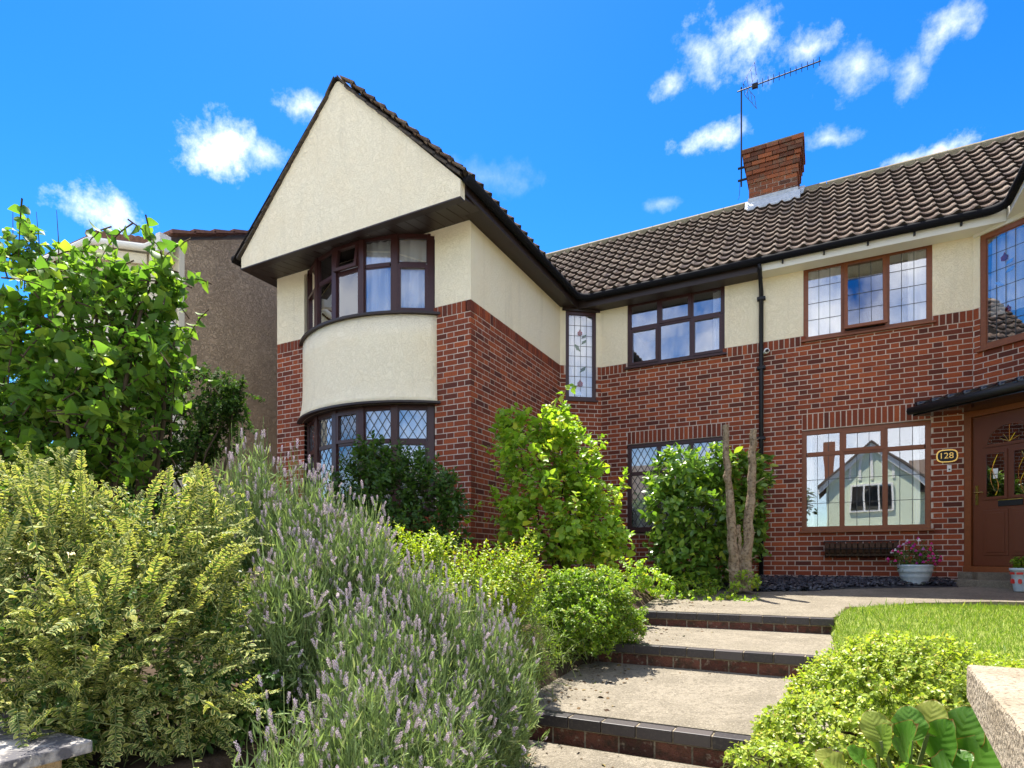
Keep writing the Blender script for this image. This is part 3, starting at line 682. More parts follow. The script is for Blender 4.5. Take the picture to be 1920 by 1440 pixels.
# --- windows of the left house (dark brown)
def six(u0,u1,z0,z1,ztr,fw,um1,um2,ops):
    a0,a1,b0,b1 = u0+fw,u1-fw,z0+fw,z1-fw
    return [(a0,um1,ztr,b1,ops[0]),(um1,um2,ztr,b1,ops[1]),(um2,a1,ztr,b1,ops[2]),(a0,um1,b0,ztr,ops[3]),(um1,um2,b0,ztr,ops[4]),(um2,a1,b0,ztr,ops[5])]
window(HL,F_main,-3.03,-1.42,3.33,4.46,six(-3.03,-1.42,3.33,4.46,4.0,.055,-2.49,-1.95,(0,1,0,1,0,1)),'dark_frame',label='dark brown six light window on the upper floor',curtain=[(-1.62,-1.44,3.36,4.44,-.22)])
window(HL,F_main,-3.03,-1.40,.50,1.995,six(-3.03,-1.40,.50,1.995,1.49,.055,-2.49,-1.95,(0,0,0,0,0,0)),'dark_frame',lead=('diamond',.125,.19),pane='glass_net',curtain=[(-3.0,-1.43,.52,1.97,-.25)],label='diamond leaded window behind the glossy shrub')
# corner stained glass window
wl = window(HL,F_dl,.105,.65,2.82,4.37,[(.105+.05,.65-.05,2.87,4.32,0)],'dark_frame',fw=.05,d=-.01,pane='glass_net',lead=('grid',.105,.17),curtain=[(.10,.65,2.85,4.35,-.2)],label='narrow stained glass corner window with two red tulips',room=.45,sill=.03)
MB().ob(F_dl,.04,.72,4.371,4.47,-.05,.03).build('head_board','soffit',wl)
def motif(par, fr, polys, d):
    for m_, pts in polys: MB().extrude([fr.P(u, z, d) for u, z in pts], (Vector(fr.N)*.002).to_3d() if False else (fr.N[0]*.002, fr.N[1]*.002, 0)).build('glass_motif', m_, par)
def tulip(u, z, s): return [(u-.45*s,z),(u-.5*s,z+.6*s),(u-.2*s,z+.8*s),(u,z+1.25*s),(u+.2*s,z+.8*s),(u+.5*s,z+.6*s),(u+.45*s,z),(u,z-.15*s)]
def leafp(u, z, du, dz, w): return [(u,z),(u+du*.4-dz*w,z+dz*.4+du*w),(u+du,z+dz),(u+du*.6+dz*w,z+dz*.6-du*w)]
motif(wl,F_dl,[('stain_red',tulip(.365,3.97,.085)),('stain_green',leafp(.39,3.90,.10,.09,.22)),('stain_green',leafp(.375,3.68,-.11,.13,.2)),('stain_green',leafp(.39,3.80,.10,.10,.2)),
               ('stain_red',tulip(.37,3.07,.10)),('stain_green',leafp(.36,3.30,.12,.13,.2)),('stain_white',[(.28,2.90),(.40,2.90),(.37,2.99),(.27,3.0)])],-.0235)
# --- windows of the right house (orange brown)
a0,a1 = -.28,1.345
window(HR,F_main,a0,a1,3.335,4.46,[(a0+.055,.255,3.39,4.405,0),(.255,.806,3.39,4.405,1),(.806,a1-.055,3.39,4.405,0)],'brown_frame',lead=('grid',.155,.25),fw=.06,label='orange brown three light window with square leading',tilt=1,
       curtain=[(-.25,.22,3.36,4.44,-.2),(1.08,1.33,3.36,4.44,-.2)])
window(HR,F_main,-.30,1.33,.44,1.965,six(-.30,1.33,.44,1.965,1.60,.055,.238,.783,(0,1,0,0,0,0)),'brown_frame',lead=('grid',.155,.33),fw=.06,label='large orange brown window with square leading beside the front door',
       curtain=[(-.22,-.13,.46,1.94,-.15),(1.15,1.22,.46,1.94,-.15)])
wr = window(HR,F_dr,.09,.66,2.83,4.37,[(.155,.595,2.895,4.305,0)],'brown_frame',fw=.065,d=.0,pane='glass_net',curtain=[(.12,.64,3.3,4.35,-.2)],lead=('grid',.105,.23),label='stained glass corner window with a pink tulip',room=.45,sill=.05)
motif(wr,F_dr,[('stain_pink',tulip(.36,3.93,.085)),('stain_white',leafp(.37,3.85,.10,.07,.25)),('stain_white',leafp(.37,3.75,.11,.06,.25)),('stain_white',leafp(.37,3.6,-.13,.08,.2)),('stain_red',tulip(.40,3.25,.07))],-.0135)
MB().ob(F_dr,.02,.74,4.371,4.47,-.05,.035).build('head_board','white_paint',wr)

# --- bow window of the left house
BX, BYC, RP, RW = -5.885, 8.195, 1.94, 1.865
def arc(R, a, z): return (BX+R*sin(a), BYC-R*cos(a), z)
amax = math.acos((BYC-YF)/RP)
def panel():
    mb = MB(); n = 28; prof = [(0.0,3.30),(0.0,3.0),(.0,2.6),(.008,2.42),(.022,2.30),(.045,2.2),(.075,2.13)]
    for i in range(n+1):
        a = -amax+2*amax*i/n
        for o, z in prof: mb.v.append(arc(RP+o, a, z))
    k = len(prof)
    for i in range(n):
        for j in range(k-1): mb.f.append((i*k+j, i*k+j+1, (i+1)*k+j+1, (i+1)*k+j))
    mb.smooth = True
    o = mb.build('bow_panel', 'cream_render', HL); md = o.modifiers.new('solid','SOLIDIFY'); md.thickness = .08; md.offset = -1
    return o
panel()
def ring(name, R0, R1, z0, z1, m, ext=0.0, par=HL):
    mb = MB(); n = 28
    for i in range(n+1):
        a = -(amax+ext)+2*(amax+ext)*i/n
        mb.v += [arc(R0,a,z0),arc(R1,a,z0),arc(R1,a,z1),arc(R0,a,z1)]
    for i in range(n):
        for j in range(4): mb.f.append((i*4+j,i*4+(j+1)%4,(i+1)*4+(j+1)%4,(i+1)*4+j))
    mb.f += [(0,1,2,3),(n*4+3,n*4+2,n*4+1,n*4)]
    return mb.build(name, m, par)
ring('bow_sill',RW-.12,RP+.05,3.302,3.335,'soffit',.02)
ring('drip_edge',RW-.12,RP+.085,2.10,2.128,'soffit',.02)
aw = math.acos((BYC-YF)/RW)+.01; nb = 5
for lev,(z0,z1,ztr) in enumerate(((3.336,4.43,4.02),(.62,2.10,1.62))):
    for i in range(nb):
        q0, q1 = -aw+2*aw*i/nb, -aw+2*aw*(i+1)/nb
        p0, p1 = arc(RW,q0,0), arc(RW,q1,0); fr = Fr((p0[0],p0[1]),(p1[0]-p0[0],p1[1]-p0[1])); W = sqrt((p1[0]-p0[0])**2+(p1[1]-p0[1])**2)
        op = i in (0,2,4); fw = .05
        lights = [(fw,W-fw,ztr,z1-fw,i == 2),(fw,W-fw,z0+fw,ztr,i in (0,4))]
        window(HL,fr,.002,W-.002,z0,z1,lights,'dark_frame',fw=fw,d=.0,pane='glass_net',lead=('diamond',.115,.18) if lev else None,sill=0,room=0,tilt=0 if (lev == 0 and i == 2) else None,
               curtain=[(.02,W-.02,z0+.03,z1-.05,-.08)])
    mb = MB()      # posts between the lights
    for i in range(nb+1):
        q = -aw+2*aw*i/nb; c = arc(RW-.02,q,0)
        fr = Fr((c[0],c[1]),(cos(q),sin(q))); mb.ob(fr,-.045,.045,z0,z1,-.05,.032)
    mb.build('post','dark_frame',HL)
# room behind the bow
mb = MB(); mb.poly([(-7.4,8.9,0),(-4.3,8.9,0),(-4.3,8.9,4.5),(-7.4,8.9,4.5)]); mb.poly([(-7.3,6.8,0),(-7.3,8.9,0),(-7.3,8.9,4.5),(-7.3,6.8,4.5)]); mb.poly([(-4.45,6.8,0),(-4.45,8.9,0),(-4.45,8.9,4.5),(-4.45,6.8,4.5)])
mb.poly([(-7.4,6.2,2.5),(-4.3,6.2,2.5),(-4.3,8.9,2.5),(-7.4,8.9,2.5)]) if False else None
mb.poly([(-7.3,6.75,2.6),(-4.45,6.75,2.6),(-4.45,8.9,2.6),(-7.3,8.9,2.6)]); mb.build('room','room',HL)
ring('bow_apron',RW-.10,RW-.005,GB-.3,.62,'brick',.0)

# --- gable, soffits, fascias
gx0, gx1, gap = -7.70, -3.85, -5.80
gab = [(gx0,4.345),(gx1,4.345),(gx1,4.545),(gap+.13,6.33),(gap+.07,6.40),(gap,6.43),(gap-.07,6.40),(gap-.13,6.33),(gx0,4.50)]
MB().extrude([(x,YG,z) for x,z in gab], (0,.10,0)).build('gable_face','cream_render',HL)
MB().box(gx0,gx1,YG-.004,YG+.10,4.325,4.342).build('gable_bead','soffit',HL)
nbd = 24
for i in range(nbd):      # soffit boards run front to back
    a, b = gx0+(gx1-gx0)*i/nbd, gx0+(gx1-gx0)*(i+1)/nbd
    MB().hexa([(a+.004,YG+.10,4.365),(b-.004,YG+.10,4.365),(b-.004,YF-.002,4.455),(a+.004,YF-.002,4.455),(a+.004,YG+.10,4.39),(b-.004,YG+.10,4.39),(b-.004,YF-.002,4.48),(a+.004,YF-.002,4.48)]).build('soffit_board','soffit',HL)
MB().box(gx0,gx1,YG+.1,YF,4.482,4.50).build('soffit_backing','dark_deck',HL)
XE = -3.83                # eave line of the wing
MB().box(XW+.001,XE-.03,YG+.14,9.86,4.43,4.478).build('soffit','soffit',HL)
MB().box(XE-.03,XE,YG+.10,9.86,4.41,4.60).build('fascia','soffit',HL)
MB().box(-7.9,-7.691,YG+.14,12,4.43,4.478).build('soffit','soffit',HL)
MB().box(XE-.03,-.85,9.86,9.885,4.40,4.58).build('fascia','soffit',HL); MB().box(XW,-.85,9.886,YM-.001,4.41,4.478).build('soffit','soffit',HL)
MB().box(-.85,2.1,9.86,9.885,4.40,4.58).build('fascia','white_paint',HR); MB().box(-.85,2.4,9.886,YM-.001,4.41,4.478).build('soffit','white_paint',HR)
# gutters: half round, sweeping round the inner corners
GR, ZG = .055, 4.545
def gutter(name, pts, par, m='gutter_black', r=GR):
    mb = MB(); mb.tube([Vector(p) for p in pts], r, 10); mb.smooth = True; return mb.build(name, m, par)
xg = XE+.055; yg = 9.86-.055
sweep = [(xg+.22*(1-cos(a)), yg-.22*(1-sin(a)), ZG) for a in np.linspace(0, pi/2, 7)]
gutter('gutter',[(xg,YG+.02,ZG),(xg,8,ZG)]+sweep+[(-2,yg,ZG),(-.85,yg,ZG)],HL)
xg2 = -1.70-xg
sweep2 = [(xg2-.22*(1-cos(a)), yg-.22*(1-sin(a)), ZG) for a in np.linspace(pi/2, 0, 7)]
gutter('gutter',[(-.85,yg,ZG),(1,yg,ZG)]+sweep2+[(xg2,8,ZG),(xg2,6.1,ZG)],HR)
gutter('gutter',[(-7.9,YG+.02,ZG),(-7.9,11,ZG)],HL)
for x in (-.55,-.0,.55,1.1,1.62): MB().box(x-.012,x+.012,9.82,9.86,4.45,4.50).build('gutter_bracket','black_plastic',HR)
MB().box(2.1,2.13,6.1,9.84,4.42,4.60).build('fascia','white_paint',HR); MB().box(2.13,2.40,6.1,9.86,4.43,4.478).build('soffit','white_paint',HR)
# downpipe on the party line
dp = MB(); dp.tube([(-.87,yg,ZG-.05),(-.87,yg+.02,4.42),(-.87,YM-.05,4.20),(-.87,YM-.05,3.0),(-.87,YM-.05,GB)],.034,10); dp.smooth = True; dpo = dp.build('downpipe','black_plastic',HL)
for z in (4.08,3.0,1.9,.8): MB().box(-.93,-.81,YM-.09,YM-.005,z-.02,z+.02).build('pipe_clip','black_plastic',dpo)

# --- roofs
TAN = .92; PITCH = math.atan(TAN); TWID, GAUGE = .205, .238
def tile_mesh(m):
    n = 9; V = []; F = []
    for j,(s,lift) in enumerate(((-.012,.000),(-.018,.060),(GAUGE+.055,.010))):
        for i in range(n):
            x = i/(n-1); h = -.019*sin(pi*x/.68) if x < .68 else .027*sin(pi*(x-.68)/.32)
            V.append((x*TWID*1.06-.006, s, h+lift))
    for j in range(2):
        for i in range(n-1): F.append((j*n+i, j*n+i+1, (j+1)*n+i+1, (j+1)*n+i))
    me = bpy.data.meshes.new('roof_tile'); me.from_pydata(V, [], F); me.materials.append(MATS[m]); me.materials.append(MATS['tile_lip_shade']); me.polygons.foreach_set('use_smooth', [j >= n-1 for j in range(len(F))]); me.polygons.foreach_set('material_index', [0 if j >= n-1 else 1 for j in range(len(F))]); me.update()
    return me, np.array(V), F
def crest_highlight():  # paints the light catching each tile roll as a paler colour
    m = MATS['roof_tile']; N = m.node_tree.nodes; L = m.node_tree.links; tc = N.new('ShaderNodeTexCoord'); sp = N.new('ShaderNodeSeparateXYZ'); L.new(tc.outputs['Object'], sp.inputs[0])
    r = N.new('ShaderNodeMapRange'); r.inputs['From Min'].default_value = TWID*.72; r.inputs['From Max'].default_value = TWID*.88; L.new(sp.outputs[0], r.inputs['Value'])
    r2 = N.new('ShaderNodeMapRange'); r2.inputs['From Min'].default_value = .16; r2.inputs['From Max'].default_value = .0; L.new(sp.outputs[1], r2.inputs['Value'])
    nz = N.new('ShaderNodeTexNoise'); nz.inputs['Scale'].default_value = 22; g = N.new('ShaderNodeNewGeometry'); L.new(g.outputs['Position'], nz.inputs['Vector'])
    a = N.new('ShaderNodeMath'); a.operation = 'MULTIPLY'; L.new(r.outputs[0], a.inputs[0]); L.new(r2.outputs[0], a.inputs[1])
    b_ = N.new('ShaderNodeMath'); b_.operation = 'MULTIPLY'; b_.use_clamp = True; L.new(a.outputs[0], b_.inputs[0]); 
    c = N.new('ShaderNodeMath'); c.operation = 'MULTIPLY_ADD'; c.inputs[1].default_value = 1.6; c.inputs[2].default_value = -.15; L.new(nz.outputs[0], c.inputs[0]); L.new(c.outputs[0], b_.inputs[1])
    bs = N['Principled BSDF']; src = bs.inputs['Base Color'].links[0].from_socket; x = N.new('ShaderNodeMix'); x.data_type = 'RGBA'; L.new(b_.outputs[0], x.inputs['Factor']); L.new(src, x.inputs['A']); x.inputs['B'].default_value = (.68,.54,.39,1)
    L.new(x.outputs['Result'], bs.inputs['Base Color'])
crest_highlight()
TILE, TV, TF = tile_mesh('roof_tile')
def roof_tiles(parent, E, A, S, ncol, nrow, keep, singles=True):
    """E eave corner, A along the eave, S up the slope"""
    A, S = Vector(A).normalized(), Vector(S).normalized(); Nn = A.cross(S).normalized(); rest = MB()
    if Nn.z < 0: Nn = -Nn
    R = Matrix((A, S, Nn)).transposed()
    for r in range(nrow):
        for c in range(ncol):
            p = Vector(E)+A*(c*TWID+random.uniform(-.003,.003))+S*(r*GAUGE+random.uniform(-.006,.006))
            if not keep(p, r, c): continue
            Rj = R @ Matrix.Rotation(random.uniform(-.012,.012), 3, 'Z') @ Matrix.Rotation(random.uniform(-.01,.01), 3, 'X')
            if singles:
                o = link('roof_tile', TILE, parent); o.location = p; o.rotation_euler = Rj.to_euler()
            else:
                b = len(rest.v); rest.v += [tuple(p+Rj @ Vector(v)) for v in TV]; rest.f += [tuple(b+i for i in f) for f in TF]
    if not singles: tag(rest.build('tiles','roof_tile',parent), kind='stuff')
YE, ZE = 9.83, 4.585; YR = YE+2.30; ZR = ZE+2.30*TAN
Sm = (0, 1, TAN)
roofL = MB().extrude([(-9,YE+.02,ZE-.03),(-.85,YE+.02,ZE-.03),(-.85,YR,ZR-.05),(-9,YR,ZR-.05)], (0,0,.02)).build('roof','dark_deck',HL)
MB().extrude([(-9,YR,ZR-.05),(-.85,YR,ZR-.05),(-.85,YR+2.3,ZE),(-9,YR+2.3,ZE)], (0,0,.02)).build('rear_slope','dark_deck',HL)
roofR = MB().extrude([(-.85,YE+.02,ZE-.03),(9,YE+.02,ZE-.03),(9,YR,ZR-.05),(-.85,YR,ZR-.05)], (0,0,.02)).build('roof','dark_deck',HR)
MB().extrude([(-.85,YR,ZR-.05),(9,YR,ZR-.05),(9,YR+2.3,ZE),(-.85,YR+2.3,ZE)], (0,0,.02)).build('rear_slope','dark_deck',HR)
MB().box(-9,9,14.2,14.3,GB,4.6).build('rear_wall','brick',HL)
slope_len = 2.30*sqrt(1+TAN*TAN); NR = int(slope_len/GAUGE)
# the wing roofs meet the main slope in valleys
WT = (6.48-4.585)/(1.97)          # slope of the wing roof
def wing_h(x): return 4.585+(XE-x)*WT          # height of the wing's right slope
def keepL(p, r, c):
    return p.x+TWID < -.84 and p.z+.1 > min(wing_h(p.x+TWID), 6.48)-.05 and p.x > -5.4
ncl = int((5.4-.85)/TWID)+1
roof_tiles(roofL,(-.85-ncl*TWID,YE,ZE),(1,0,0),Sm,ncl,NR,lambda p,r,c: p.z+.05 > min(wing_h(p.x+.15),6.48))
XE2 = -1.70-XE
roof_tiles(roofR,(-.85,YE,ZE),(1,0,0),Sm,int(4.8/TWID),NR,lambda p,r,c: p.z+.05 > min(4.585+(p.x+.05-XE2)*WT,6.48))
# chimney gap is hidden inside the stack; ridge tiles
def ridge_run(par, x0, x1):
    n = max(1, round((x1-x0)/.45)); w = (x1-x0)/n
    for i in range(n):
        mb = MB(); a = x0+i*w; ns = 7
        for x in (a+.004, a+w-.004):
            for k in range(ns+1):
                q = pi*k/ns; mb.v.append((x, YR-.115*cos(q), ZR-.035+.105*sin(q)))
            for k in range(ns+1):
                q = pi*k/ns; mb.v.append((x, YR-.095*cos(q), ZR-.045+.085*sin(q)))
        m_ = ns+1
        for k in range(ns): mb.f += [(k,k+1,2*m_+k+1,2*m_+k),(m_+k,3*m_+k,3*m_+k+1,m_+k+1),(k,m_+k,m_+k+1,k+1),(2*m_+k,2*m_+k+1,3*m_+k+1,3*m_+k)]
        mb.f += [(0,2*m_,3*m_,m_)]
        mb.smooth = False
        mb.build('ridge_tile','ridge',par)
ridge_run(roofL,-5.8,-1.25); ridge_run(roofR,-.40,4.0)
MB().box(-5.8,4.0,YR-.125,YR-.09,ZR-.10,ZR-.03).build('ridge_mortar','ridge',roofL)
# wing roof of the left house (only its edges show)
zr = 6.48
wroof = MB().extrude([(XE+.02,YG-.03,4.57),(gap,YG-.03,zr-.03),(gap,12,zr-.03),(XE+.02,10.2,4.57)], (0,0,.03)).build('wing_roof','dark_deck',HL)
MB().extrude([(gx0-.18,YG-.03,4.46),(gap,YG-.03,zr-.03),(gap,12,zr-.03),(gx0-.18,12,4.46)], (0,0,.03)).build('wing_roof','dark_deck',HL)
wl_ = sqrt(1.97**2+(zr-4.585)**2); nrw = int(wl_/.235)
GAUGE_BAK = GAUGE
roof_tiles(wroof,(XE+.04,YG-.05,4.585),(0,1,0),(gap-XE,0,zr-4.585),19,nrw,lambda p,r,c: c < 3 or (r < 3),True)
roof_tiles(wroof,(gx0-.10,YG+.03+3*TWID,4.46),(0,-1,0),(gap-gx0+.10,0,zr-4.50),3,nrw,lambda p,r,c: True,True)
# verge: stepped tile ends bedded on the gable
for side,(xa,za) in ((1,(XE,4.58)),(-1,(gx0-.05,4.49))):
    n = 11
    for i in range(n):
        t0, t1 = i/n, (i+1)/n+.01; x0, x1 = xa+(gap-xa)*t0, xa+(gap-xa)*t1; z0, z1 = za+(zr-.03-za)*t0, za+(zr-.03-za)*t1
        if i == n-1: x1, z1 = gap-side*(-.03), zr-.0
        MB().hexa([(x0,YG-.045,z0-.012),(x1,YG-.045,z1-.028),(x1,YG+.06,z1-.028),(x0,YG+.06,z0-.012),(x0,YG-.045,z0+.026),(x1,YG-.045,z1+.002),(x1,YG+.06,z1+.002),(x0,YG+.06,z0+.026)]).build('verge_tile','verge_tile',wroof)
mb = MB(); mb.tube([(gap,YG+.02,6.375),(gap,12,6.375)],.105,14); mb.smooth = True; mb.build('ridge_tile','roof_tile',wroof)
# wing roof of the right house
MB().extrude([(XE2-.02,6.05,4.57),(XE2+1.97,6.05,zr),(XE2+1.97,12,zr),(XE2-.02,10.2,4.57)][::-1], (0,0,.03)).build('wing_roof','dark_deck',HR)
MB().extrude([(XE2,6.02,4.40),(XE2+1.97,6.02,zr-.1),(XE2+1.97,6.1,zr-.1),(XE2,6.1,4.40)], (0,0,.1)).build('verge','soffit',HR)
mb = MB(); mb.hexa([(XE2-.05,9.9,4.60),(XE2+.06,9.85,4.60),(-.85+4.6,12.0,ZR-.1),(-.85+4.5,12.05,ZR-.1),(XE2-.05,9.9,4.66),(XE2+.06,9.85,4.66),(-.85+4.6,12.0,ZR-.04),(-.85+4.5,12.05,ZR-.04)]); mb.build('valley','soffit',HR)

# --- chimney
CX0, CX1, CY0, CY1 = -1.235, -.425, 11.88, 12.52
ch = MB().box(CX0+.008,CX1-.008,CY0+.008,CY1-.008,5.5,7.50).build('chimney','mortar',HL)
CB = []
def chim_course(z0, z1, o, par):
    fr1 = Fr((0,CY0-o),(1,0)); fr2 = Fr((CX1+o,0),(0,1)); fr3 = Fr((CX0-o,0),(0,-1))
    L = [(fr1,CX0-o,CX1+o),(fr2,CY0-o+.1,CY1+o),(fr3,-(CY1+o),-(CY0-o)-.1)]
    for fr,a,b in L:
        n = max(2,round((b-a)/.225)); w = (b-a)/n; off = w/2 if par else 0; u = a-off
        while u < b-.01:
            x0, x1 = max(a,u)+(.005 if u > a else 0), min(b,u+w)-.005
            if x1-x0 > .03: CB.append((fr,x0,x1,z0+.005,z1-.005,-.09-o,random.uniform(-.003,.003)))
            u += w
z = 6.42; k = 0
prof = [0]*6+[.0,.022,.022,.045,.045,.068,.09,.09,.112]
for o in prof:
    chim_course(z, z+.0755, o, k % 2); z += .0755; k += 1
place_bricks(CB, ch, 'chimney_brick', 150)
MB().box(CX0-.11,CX1+.11,CY0-.11,CY1+.11,z-.01,z+.012).build('capping','ridge',ch)
for x in (-1.15,-.95,-.70,-.52): 
    mb = MB(); mb.lathe([(.0,.07),(.07,.06),(.10,.02),(.105,0)],(x,CY0+.06,z+.01),12); mb.build('chimney_crown','chimney_brick',ch)
mb = MB(); mb.extrude([(CX0-.06,CY0-.14,ZR-.30),(CX1+.05,CY0-.14,ZR-.30),(CX1+.05,CY0-.012,ZR-.10),(CX0-.06,CY0-.012,ZR-.10)],(0,0,.03))
mb.box(CX0-.015,CX1+.015,CY0-.022,CY0-.010,ZR-.22,ZR-.02); mb.build('lead_flashing','lead_flash',ch)
mb = MB(); mb.extrude([(CX1+.012,CY0-.02,ZR-.2),(CX1+.10,CY0-.10,ZR-.2),(CX1+.12,CY0+.2,ZR+.06),(CX1+.012,CY0+.2,ZR+.06)],(0,0,.03)); mb.build('lead_flashing','lead_flash',ch)

# --- television aerial
ae = thing('television_aerial','black yagi television aerial on a mast beside the chimney','aerial',(-1.37,11.9,6.6))
mx = -1.375; my = 11.95
def zpx(py, x, y): return (YH-py)*(-x*sin(TH)+y*cos(TH))/FPX
zt, zb = zpx(172,mx,my), zpx(350,mx,my)
mb = MB(); mb.tube([(mx,my,zb),(mx,my,zt+.08)],.014,8); mb.build('mast','black_plastic',ae)
for zz in (zb+.12,zb+.35): MB().box(mx-.06,CX0+.0,my-.02,my+.02,zz-.012,zz+.012).build('bracket','black_plastic',ae)
bd = Vector((1.0,-.02,.02)).normalized(); b0 = Vector((mx-.07,my-.03,zt)); bl = 1.40
mb = MB(); mb.tube([b0,b0+bd*bl],.011,6); mb.build('boom','black_plastic',ae)
for i in range(12):
    p = b0+bd*(.36+i*(bl-.38)/11); h = .075 if i else .09
    MB().tube([p-Vector((.01,0,h)),p+Vector((-.01,0,h))],.006,5).build('element','black_plastic',ae)
mb = MB()
for s in (1,-1):
    o = b0+bd*.14
    for k in range(4):
        q = o+Vector((.11*k*.6-.02, 0, s*.105*k)); mb.tube([q+Vector((0,-.16,0)),q+Vector((0,.16,0))],.004,4)
    for y in (-.16,.16): mb.tube([o+Vector((-.02,y,0)),o+Vector((.19,y,s*.33))],.004,4)
mb.build('reflector','lead',ae)
MB().box(b0.x+.26,b0.x+.36,my-.05,my+.0,zt-.035,zt+.045).build('dipole_box','black_plastic',ae)
MB().tube([(mx-.02,my,zb+.1),(mx-.03,my-.05,zb-.2),(mx-.05,my-.1,ZR)],.004,4).build('cable','black_plastic',ae)

# --- porch canopy, door and step
FD = Fr((1.70,10.13),(.76,-.65))
can = MB()
c0, c1 = Vector((1.20,10.13,0)), Vector((2.62,8.92,0)); cn = Vector((FD.N[0],FD.N[1],0)); cu = (c1-c0).normalized(); Lc = (c1-c0).length
F_can = Fr((1.20,10.10),(.76,-.65))
can.hexa([F_can.P(0,2.0,.16),F_can.P(1.9,2.0,.16),F_can.P(1.9,2.0,-.9),F_can.P(0.15,2.0,-.15),F_can.P(0,2.10,.16),F_can.P(1.9,2.10,.16),F_can.P(1.9,2.30,-.9),F_can.P(.15,2.18,-.15)])
can = can.build('porch_canopy','black_tile',HR)
mb = MB(); mb.tube([F_can.P(-.03,2.07,.20),F_can.P(1.9,2.07,.20)],.052,10); mb.smooth = True; mb.build('gutter','black_plastic',can)
for i in range(9):
    u = .08+i*.2; mb = MB()
    mb.tube([F_can.P(u,2.13,.20),F_can.P(u+.05,2.165,.0),F_can.P(u+.1,2.22,-.25)],[.05,.055,.05],10); mb.smooth = True; mb.build('canopy_tile','black_tile',can)
    mb = MB(); mb.hexa([F_can.P(u+.03,2.10,.21),F_can.P(u+.2,2.10,.21),F_can.P(u+.2,2.19,-.25),F_can.P(u+.03,2.19,-.25),F_can.P(u+.03,2.135,.21),F_can.P(u+.2,2.135,.21),F_can.P(u+.2,2.22,-.25),F_can.P(u+.03,2.22,-.25)]).build('canopy_tile','black_tile',can)
zd0, zd1 = -.13, 2.02
fm = MB(); fm.ob(FD,0,.085,zd0,zd1,-.12,0); fm.ob(FD,.98,1.06,zd0,zd1,-.12,0); fm.ob(FD,.085,.98,1.93,zd1,-.12,0); fm.ob(FD,0,1.06,zd0-.03,zd0+.045,-.12,.03)
dfr = fm.build('door_frame','brown_frame',HR)
door = MB().ob(FD,.095,.97,zd0+.05,1.925,-.075,-.03).build('front_door','door_brown',HR,.004)
def prism(fr, pts, d0, d1): return MB().extrude([fr.P(u,z,d1) for u,z in pts], (-fr.N[0]*(d1-d0), -fr.N[1]*(d1-d0), 0))
uc = .53
archo = [(uc+.30*cos(a), 1.50+.29*sin(a)) for a in np.linspace(0,pi,17)]; archi = [(uc+.255*cos(a), 1.525+.235*sin(a)) for a in np.linspace(0,pi,17)]
mb = MB()
for i in range(16):
    p = [archo[i],archo[i+1],archi[i+1],archi[i]]; mb.hexa([FD.P(u,z,-.012) for u,z in p]+[FD.P(u,z,-.029) for u,z in p])
mb.ob(FD,uc-.30,uc+.30,1.49,1.525,-.029,-.012); mb.build('arch_moulding','door_brown',door)
prism(FD,archi,-.029,-.022).build('arch_pane','glass_dark',door)
mb = MB()
for a in (30,60,90,120,150): mb.tube([FD.P(uc,1.53,-.02),FD.P(uc+.13*cos(radians(a)),1.53+.12*sin(radians(a)),-.02)],.005,5)
mb.tube([FD.P(uc,1.53,-.02),FD.P(uc,1.75,-.02)],.004,5); mb.build('gilt_came','brass',door)
for s,(ua,ub) in enumerate(((.265,.475),(.585,.795))):
    mb = MB(); mb.ob(FD,ua-.035,ub+.035,1.40,1.435,-.029,-.012); mb.ob(FD,ua-.035,ub+.035,.80,.835,-.029,-.012); mb.ob(FD,ua-.035,ua,.835,1.40,-.029,-.013); mb.ob(FD,ub,ub+.035,.835,1.40,-.029,-.013); mb.build('panel_moulding','door_brown',door)
    MB().ob(FD,ua,ub,.835,1.40,-.029,-.022).build('side_pane','glass_dark',door)
    um = (ua+ub)/2; mb = MB(); mb.tube([FD.P(um+.035*sin(t*7+s*3),.85+t*.53,-.019) for t in np.linspace(0,1,14)],.006,5); mb.tube([FD.P(um-.06*sin(t*3.1),.9+t*.4,-.019) for t in np.linspace(0,1,10)],.004,5); mb.build('gilt_came','brass',door)
    mb = MB(); mb.ob(FD,ua-.04,ub+.04,.06,.66,-.029,-.02); mb.build('raised_panel','door_brown',door,.006); mb = MB(); mb.ob(FD,ua,ub,.10,.62,-.0199,-.012); mb.build('raised_panel','door_brown',door,.008)
MB().ob(FD,.34,.40,1.13,1.20,-.021,-.017).build('sticker','white_plastic',door); MB().ob(FD,.345,.395,1.07,1.12,-.021,-.017).build('sticker','white_plastic',door)
MB().ob(FD,.13,.165,.74,1.0,-.03,-.018).build('handle_plate','brass',door); mb = MB(); mb.tube([FD.P(.147,.90,-.02),FD.P(.147,.90,.03),FD.P(.25,.90,.035)],.011,8); mb.build('handle','brass',door)
mb = MB(); mb.ob(FD,.40,.68,.70,.775,-.03,-.015); mb.build('letterbox','black_plastic',door,.004); MB().ob(FD,.40,.68,.775,.785,-.03,-.012).build('letterbox_trim','brass',door)
MB().box(1.75,3.2,9.6,10.5,-1,zd0-.031).build('porch_floor','concrete',HR)
mb = MB(); mb.ob(FD,.0,1.5,-.5,zd0-.032,-.3,.14); mb.build('door_step','concrete',HR,.01); mb = MB(); mb.ob(FD,-.3,1.6,-.5,-.255,-.2,.5); mb.build('door_step','concrete',HR,.01)
# dark wall behind the door opening
MB().ob(FD,-.1,1.4,-.3,2.6,-.35,-.2).build('porch_wall','room',HR)

